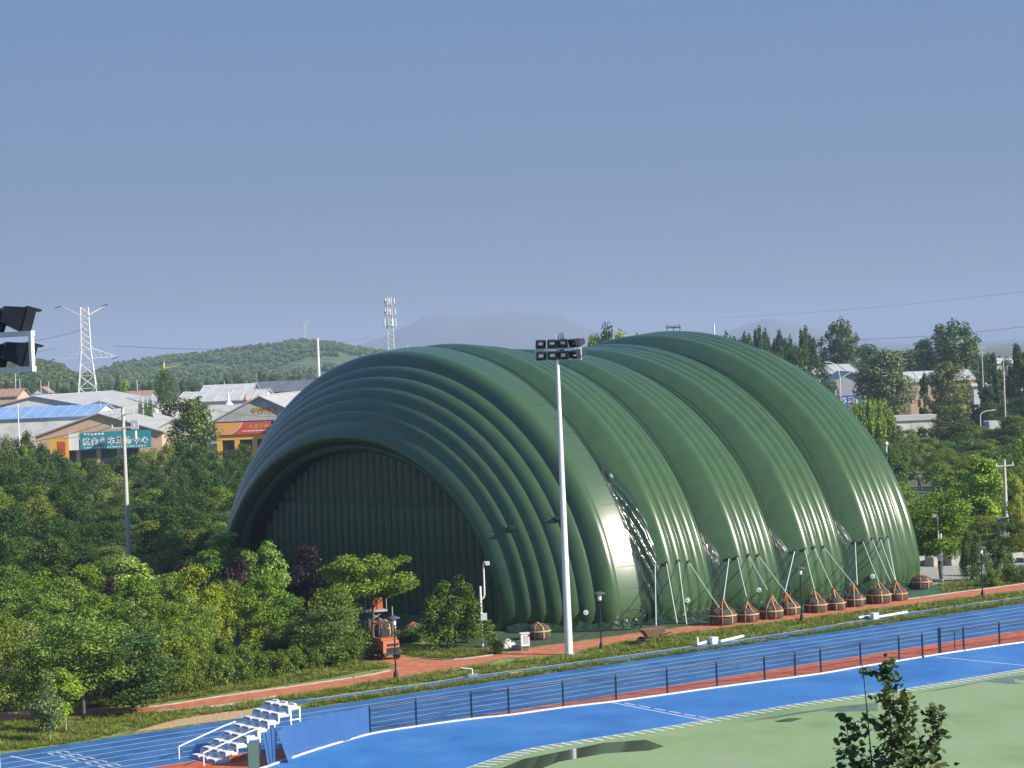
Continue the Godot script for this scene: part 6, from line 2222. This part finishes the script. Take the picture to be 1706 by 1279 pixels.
func build_stand() -> void:
	# stepped white judges' stand between track and fence
	var tiers := 8
	var top := PD(490, 1177, 100.3)
	var low := PD(369, 1272, 98.2)
	var rise := (top.y - 0.12) / 7.0
	var axis := Vector3(low.x - top.x, 0, low.z - top.z)
	var tread := axis.length() / (tiers - 1)
	var a := axis.normalized()                       # down the steps
	var side := a.cross(Vector3.UP).normalized()     # across, away from the camera
	if side.z > 0: side = -side
	var wide := 2.35
	var org := Vector3(top.x, 0, top.z)
	var root := thing("judges_stand", "white stepped judges' stand with handrails beside the blue track", "stand", org)
	var b := Basis(side, Vector3.UP, -a) if side.cross(Vector3.UP).dot(-a) > 0 else Basis(-side, Vector3.UP, -a)
	for k in tiers:
		var y := top.y - rise * k
		var c := a * (tread * k)
		var fm := MB.new()   # front riser board
		fm.box(c + a * (tread * 0.46) + side * (wide * 0.5) + Vector3(0, y - rise * 0.52, 0), Vector3(wide, rise * 0.96, 0.03), b)
		part("riser", fm.mesh(), M.standw, root)
		var tm := MB.new()
		tm.box(c + side * (wide * 0.5) + Vector3(0, y - 0.035, 0), Vector3(wide, 0.05, tread * 0.9), b)
		part("tread", tm.mesh(), M.standw, root)
		for s in 3:   # moulded seats on each tier, their lips hang over the riser
			var sc := c + side * (wide * (s + 0.5) / 3.0) + Vector3(0, y + 0.02, 0)
			var sm := MB.new()
			sm.box(sc + a * (tread * 0.05), Vector3(wide / 3.0 - 0.16, 0.05, tread * 0.86), b)
			sm.box(sc - a * (tread * 0.3) + Vector3(0, 0.05, 0), Vector3(wide / 3.0 - 0.3, 0.08, 0.1), b)
			var se := part("seat", sm.mesh(), M.white, root)
			var sl := MB.new()
			sl.box(sc + a * (tread * 0.46 + 0.03) + Vector3(0, -0.05, 0), Vector3(wide / 3.0 - 0.3, 0.06, 0.02), b)
			part("slot", sl.mesh(), M.slot, se)
		for s in [0.0, wide]:
			var cm := MB.new()
			cm.box(c + side * s + Vector3(0, y - 0.08, 0), Vector3(0.07, 0.07, tread), b)
			part("side_rail", cm.mesh(), M.white, root)
			var um := MB.new()
			um.box(c + side * s + a * (tread * 0.5) + Vector3(0, y - rise * 0.5 - 0.04, 0), Vector3(0.07, rise, 0.07), b)
			part("side_upright", um.mesh(), M.white, root)
			if k % 3 == 0:
				var lm := MB.new()
				lm.box(c + side * s + a * (tread * 0.36) + Vector3(0, (y - 0.06) * 0.5, 0), Vector3(0.07, y - 0.06, 0.07), b)
				part("leg", lm.mesh(), M.white, root)
	for s in [0.0, wide]:
		var bl := MB.new()
		bl.box(side * s - a * (tread * 0.5) + Vector3(0, top.y * 0.5, 0), Vector3(0.07, top.y, 0.07), b)
		part("leg", bl.mesh(), M.white, root)
	for y in [0.35, 0.72]:
		var br := MB.new()
		br.box(Vector3(0, top.y * y, 0), Vector3(0.06, 0.06, tread * 1.0), b)
		part("brace", br.mesh(), M.white, root)
	for s in [0.0, wide]:
		var hm := MB.new()
		var p0: Vector3 = a * (tread * 3.2) + side * s + Vector3(0, top.y - rise * 3.2 + 0.16, 0)
		var p1: Vector3 = a * (tread * 4.4) + side * s + Vector3(0, top.y - rise * 3.7 + 0.16, 0)
		var p2: Vector3 = a * (tread * 8.6) + side * s + Vector3(0, 0.55, 0)
		hm.path([p0, p1, p2, p2 + Vector3(0, -0.55, 0)], 0.035, 8)
		part("handrail", hm.mesh(), M.white, root)

func build_person() -> void:
	var g := G(1532, 818)
	var root := thing("person", "person in dark clothes and orange cap standing among the bushes", "person", g, 0.2)
	# one continuous figure meshed from rounded bones
	var J := [[Vector3(-0.10, 0.06, 0), Vector3(-0.10, 0.48, 0.01), 0.05, 0.06], [Vector3(0.11, 0.06, 0.05), Vector3(0.10, 0.48, 0.05), 0.05, 0.06],
		[Vector3(-0.10, 0.48, 0.01), Vector3(-0.09, 0.9, 0), 0.065, 0.09], [Vector3(0.10, 0.48, 0.05), Vector3(0.09, 0.9, 0), 0.065, 0.09],
		[Vector3(0, 0.92, 0), Vector3(0, 1.2, 0.02), 0.15, 0.15], [Vector3(-0.12, 1.35, 0.01), Vector3(0.12, 1.35, 0.01), 0.09, 0.09], [Vector3(0, 1.15, 0.01), Vector3(0, 1.35, 0.01), 0.15, 0.13],
		[Vector3(0, 1.38, 0.01), Vector3(0, 1.5, 0.02), 0.06, 0.055], [Vector3(0, 1.57, 0.03), Vector3(0, 1.64, 0.03), 0.095, 0.10],
		[Vector3(-0.2, 1.36, 0.01), Vector3(-0.26, 1.1, 0.04), 0.055, 0.045], [Vector3(-0.26, 1.1, 0.04), Vector3(-0.16, 1.0, 0.24), 0.045, 0.035],
		[Vector3(0.2, 1.36, 0.01), Vector3(0.27, 1.1, 0.04), 0.055, 0.045], [Vector3(0.27, 1.1, 0.04), Vector3(0.14, 1.02, 0.25), 0.045, 0.035],
		[Vector3(-0.10, 0.05, 0.0), Vector3(-0.11, 0.04, 0.17), 0.05, 0.04], [Vector3(0.11, 0.05, 0.05), Vector3(0.12, 0.04, 0.22), 0.05, 0.04],
		[Vector3(-0.16, 1.0, 0.24), Vector3(-0.13, 0.98, 0.32), 0.035, 0.03], [Vector3(0.14, 1.02, 0.25), Vector3(0.11, 1.0, 0.33), 0.035, 0.03]]
	var body := func(p: Vector3) -> float:
		var d := 9.0
		for j in J:
			var ab: Vector3 = j[1] - j[0]
			var t := clampf((p - j[0]).dot(ab) / ab.length_squared(), 0.0, 1.0)
			var e: float = p.distance_to(j[0] + ab * t) - lerpf(j[2], j[3], t)
			var h := clampf(0.5 + 0.5 * (d - e) / 0.04, 0.0, 1.0)
			d = lerpf(d, e, h) - 0.04 * h * (1.0 - h)
		return d
	var mb := MB.new()
	mb.use_col = true
	surface_net(mb, body, Vector3(-0.4, -0.04, -0.24), Vector3(0.4, 1.8, 0.44), 0.03, func(p: Vector3) -> Color:
		if p.y > 1.46: return Color(0.32, 0.18, 0.12)
		if p.z > 0.2 and p.y > 0.9: return Color(0.32, 0.18, 0.12)
		if p.y > 0.93: return Color(0.055, 0.03, 0.03)
		if p.y < 0.1: return Color(0.03, 0.03, 0.03)
		return Color(0.025, 0.028, 0.045))
	var vm := mat(Color.WHITE, 0.85)
	vm.vertex_color_use_as_albedo = true
	part("body", mb.mesh(), vm, root)
	var hat := MB.new()
	hat.lathe(Vector3(0, 1.66, 0.03), [Vector2(0.17, -0.01), Vector2(0.12, 0.02), Vector2(0.105, 0.07), Vector2(0.0, 0.1)], 12)
	part("cap", hat.mesh(), mat(L(0.55, 0.16, 0.05), 0.8), root)

func surface_net(mb: MB, f: Callable, lo: Vector3, hi: Vector3, cell: float, paint: Callable) -> void:
	var n := Vector3i(((hi - lo) / cell).ceil())
	var val := PackedFloat32Array()
	val.resize((n.x + 1) * (n.y + 1) * (n.z + 1))
	var id := func(x: int, y: int, z: int) -> int: return (z * (n.y + 1) + y) * (n.x + 1) + x
	for z in n.z + 1:
		for y in n.y + 1:
			for x in n.x + 1: val[id.call(x, y, z)] = f.call(lo + Vector3(x, y, z) * cell)
	var vid := {}
	for z in n.z:
		for y in n.y:
			for x in n.x:
				var s := Vector3.ZERO
				var k := 0
				for e in [[0, 0, 0, 1, 0, 0], [0, 1, 0, 1, 1, 0], [0, 0, 1, 1, 0, 1], [0, 1, 1, 1, 1, 1], [0, 0, 0, 0, 1, 0], [1, 0, 0, 1, 1, 0], [0, 0, 1, 0, 1, 1], [1, 0, 1, 1, 1, 1], [0, 0, 0, 0, 0, 1], [1, 0, 0, 1, 0, 1], [0, 1, 0, 0, 1, 1], [1, 1, 0, 1, 1, 1]]:
					var a := val[id.call(x + e[0], y + e[1], z + e[2])]
					var b := val[id.call(x + e[3], y + e[4], z + e[5])]
					if (a < 0.0) != (b < 0.0):
						s += Vector3(x + e[0], y + e[1], z + e[2]).lerp(Vector3(x + e[3], y + e[4], z + e[5]), a / (a - b))
						k += 1
				if k:
					var p := lo + s / k * cell
					var h := 0.01
					var nn := Vector3(f.call(p + Vector3(h, 0, 0)) - f.call(p - Vector3(h, 0, 0)), f.call(p + Vector3(0, h, 0)) - f.call(p - Vector3(0, h, 0)), f.call(p + Vector3(0, 0, h)) - f.call(p - Vector3(0, 0, h))).normalized()
					mb.col = paint.call(p)
					vid[Vector3i(x, y, z)] = mb.vert(p, nn)
	for c in vid:
		for ax in 3:
			var d := Vector3i(1, 0, 0) if ax == 0 else Vector3i(0, 1, 0) if ax == 1 else Vector3i(0, 0, 1)
			var u := Vector3i(0, 1, 0) if ax == 0 else Vector3i(0, 0, 1) if ax == 1 else Vector3i(1, 0, 0)
			var w := Vector3i(0, 0, 1) if ax == 0 else Vector3i(1, 0, 0) if ax == 1 else Vector3i(0, 1, 0)
			var a := val[id.call(c.x, c.y, c.z)]
			var e: Vector3i = c + d
			var b := val[id.call(e.x, e.y, e.z)]
			if (a < 0.0) != (b < 0.0) and vid.has(c - u) and vid.has(c - w) and vid.has(c - u - w):
				var q := [vid[c], vid[c - u], vid[c - u - w], vid[c - w]]
				if a < 0.0: q.reverse()
				mb.ix.append_array([q[0], q[1], q[2], q[0], q[2], q[3]])
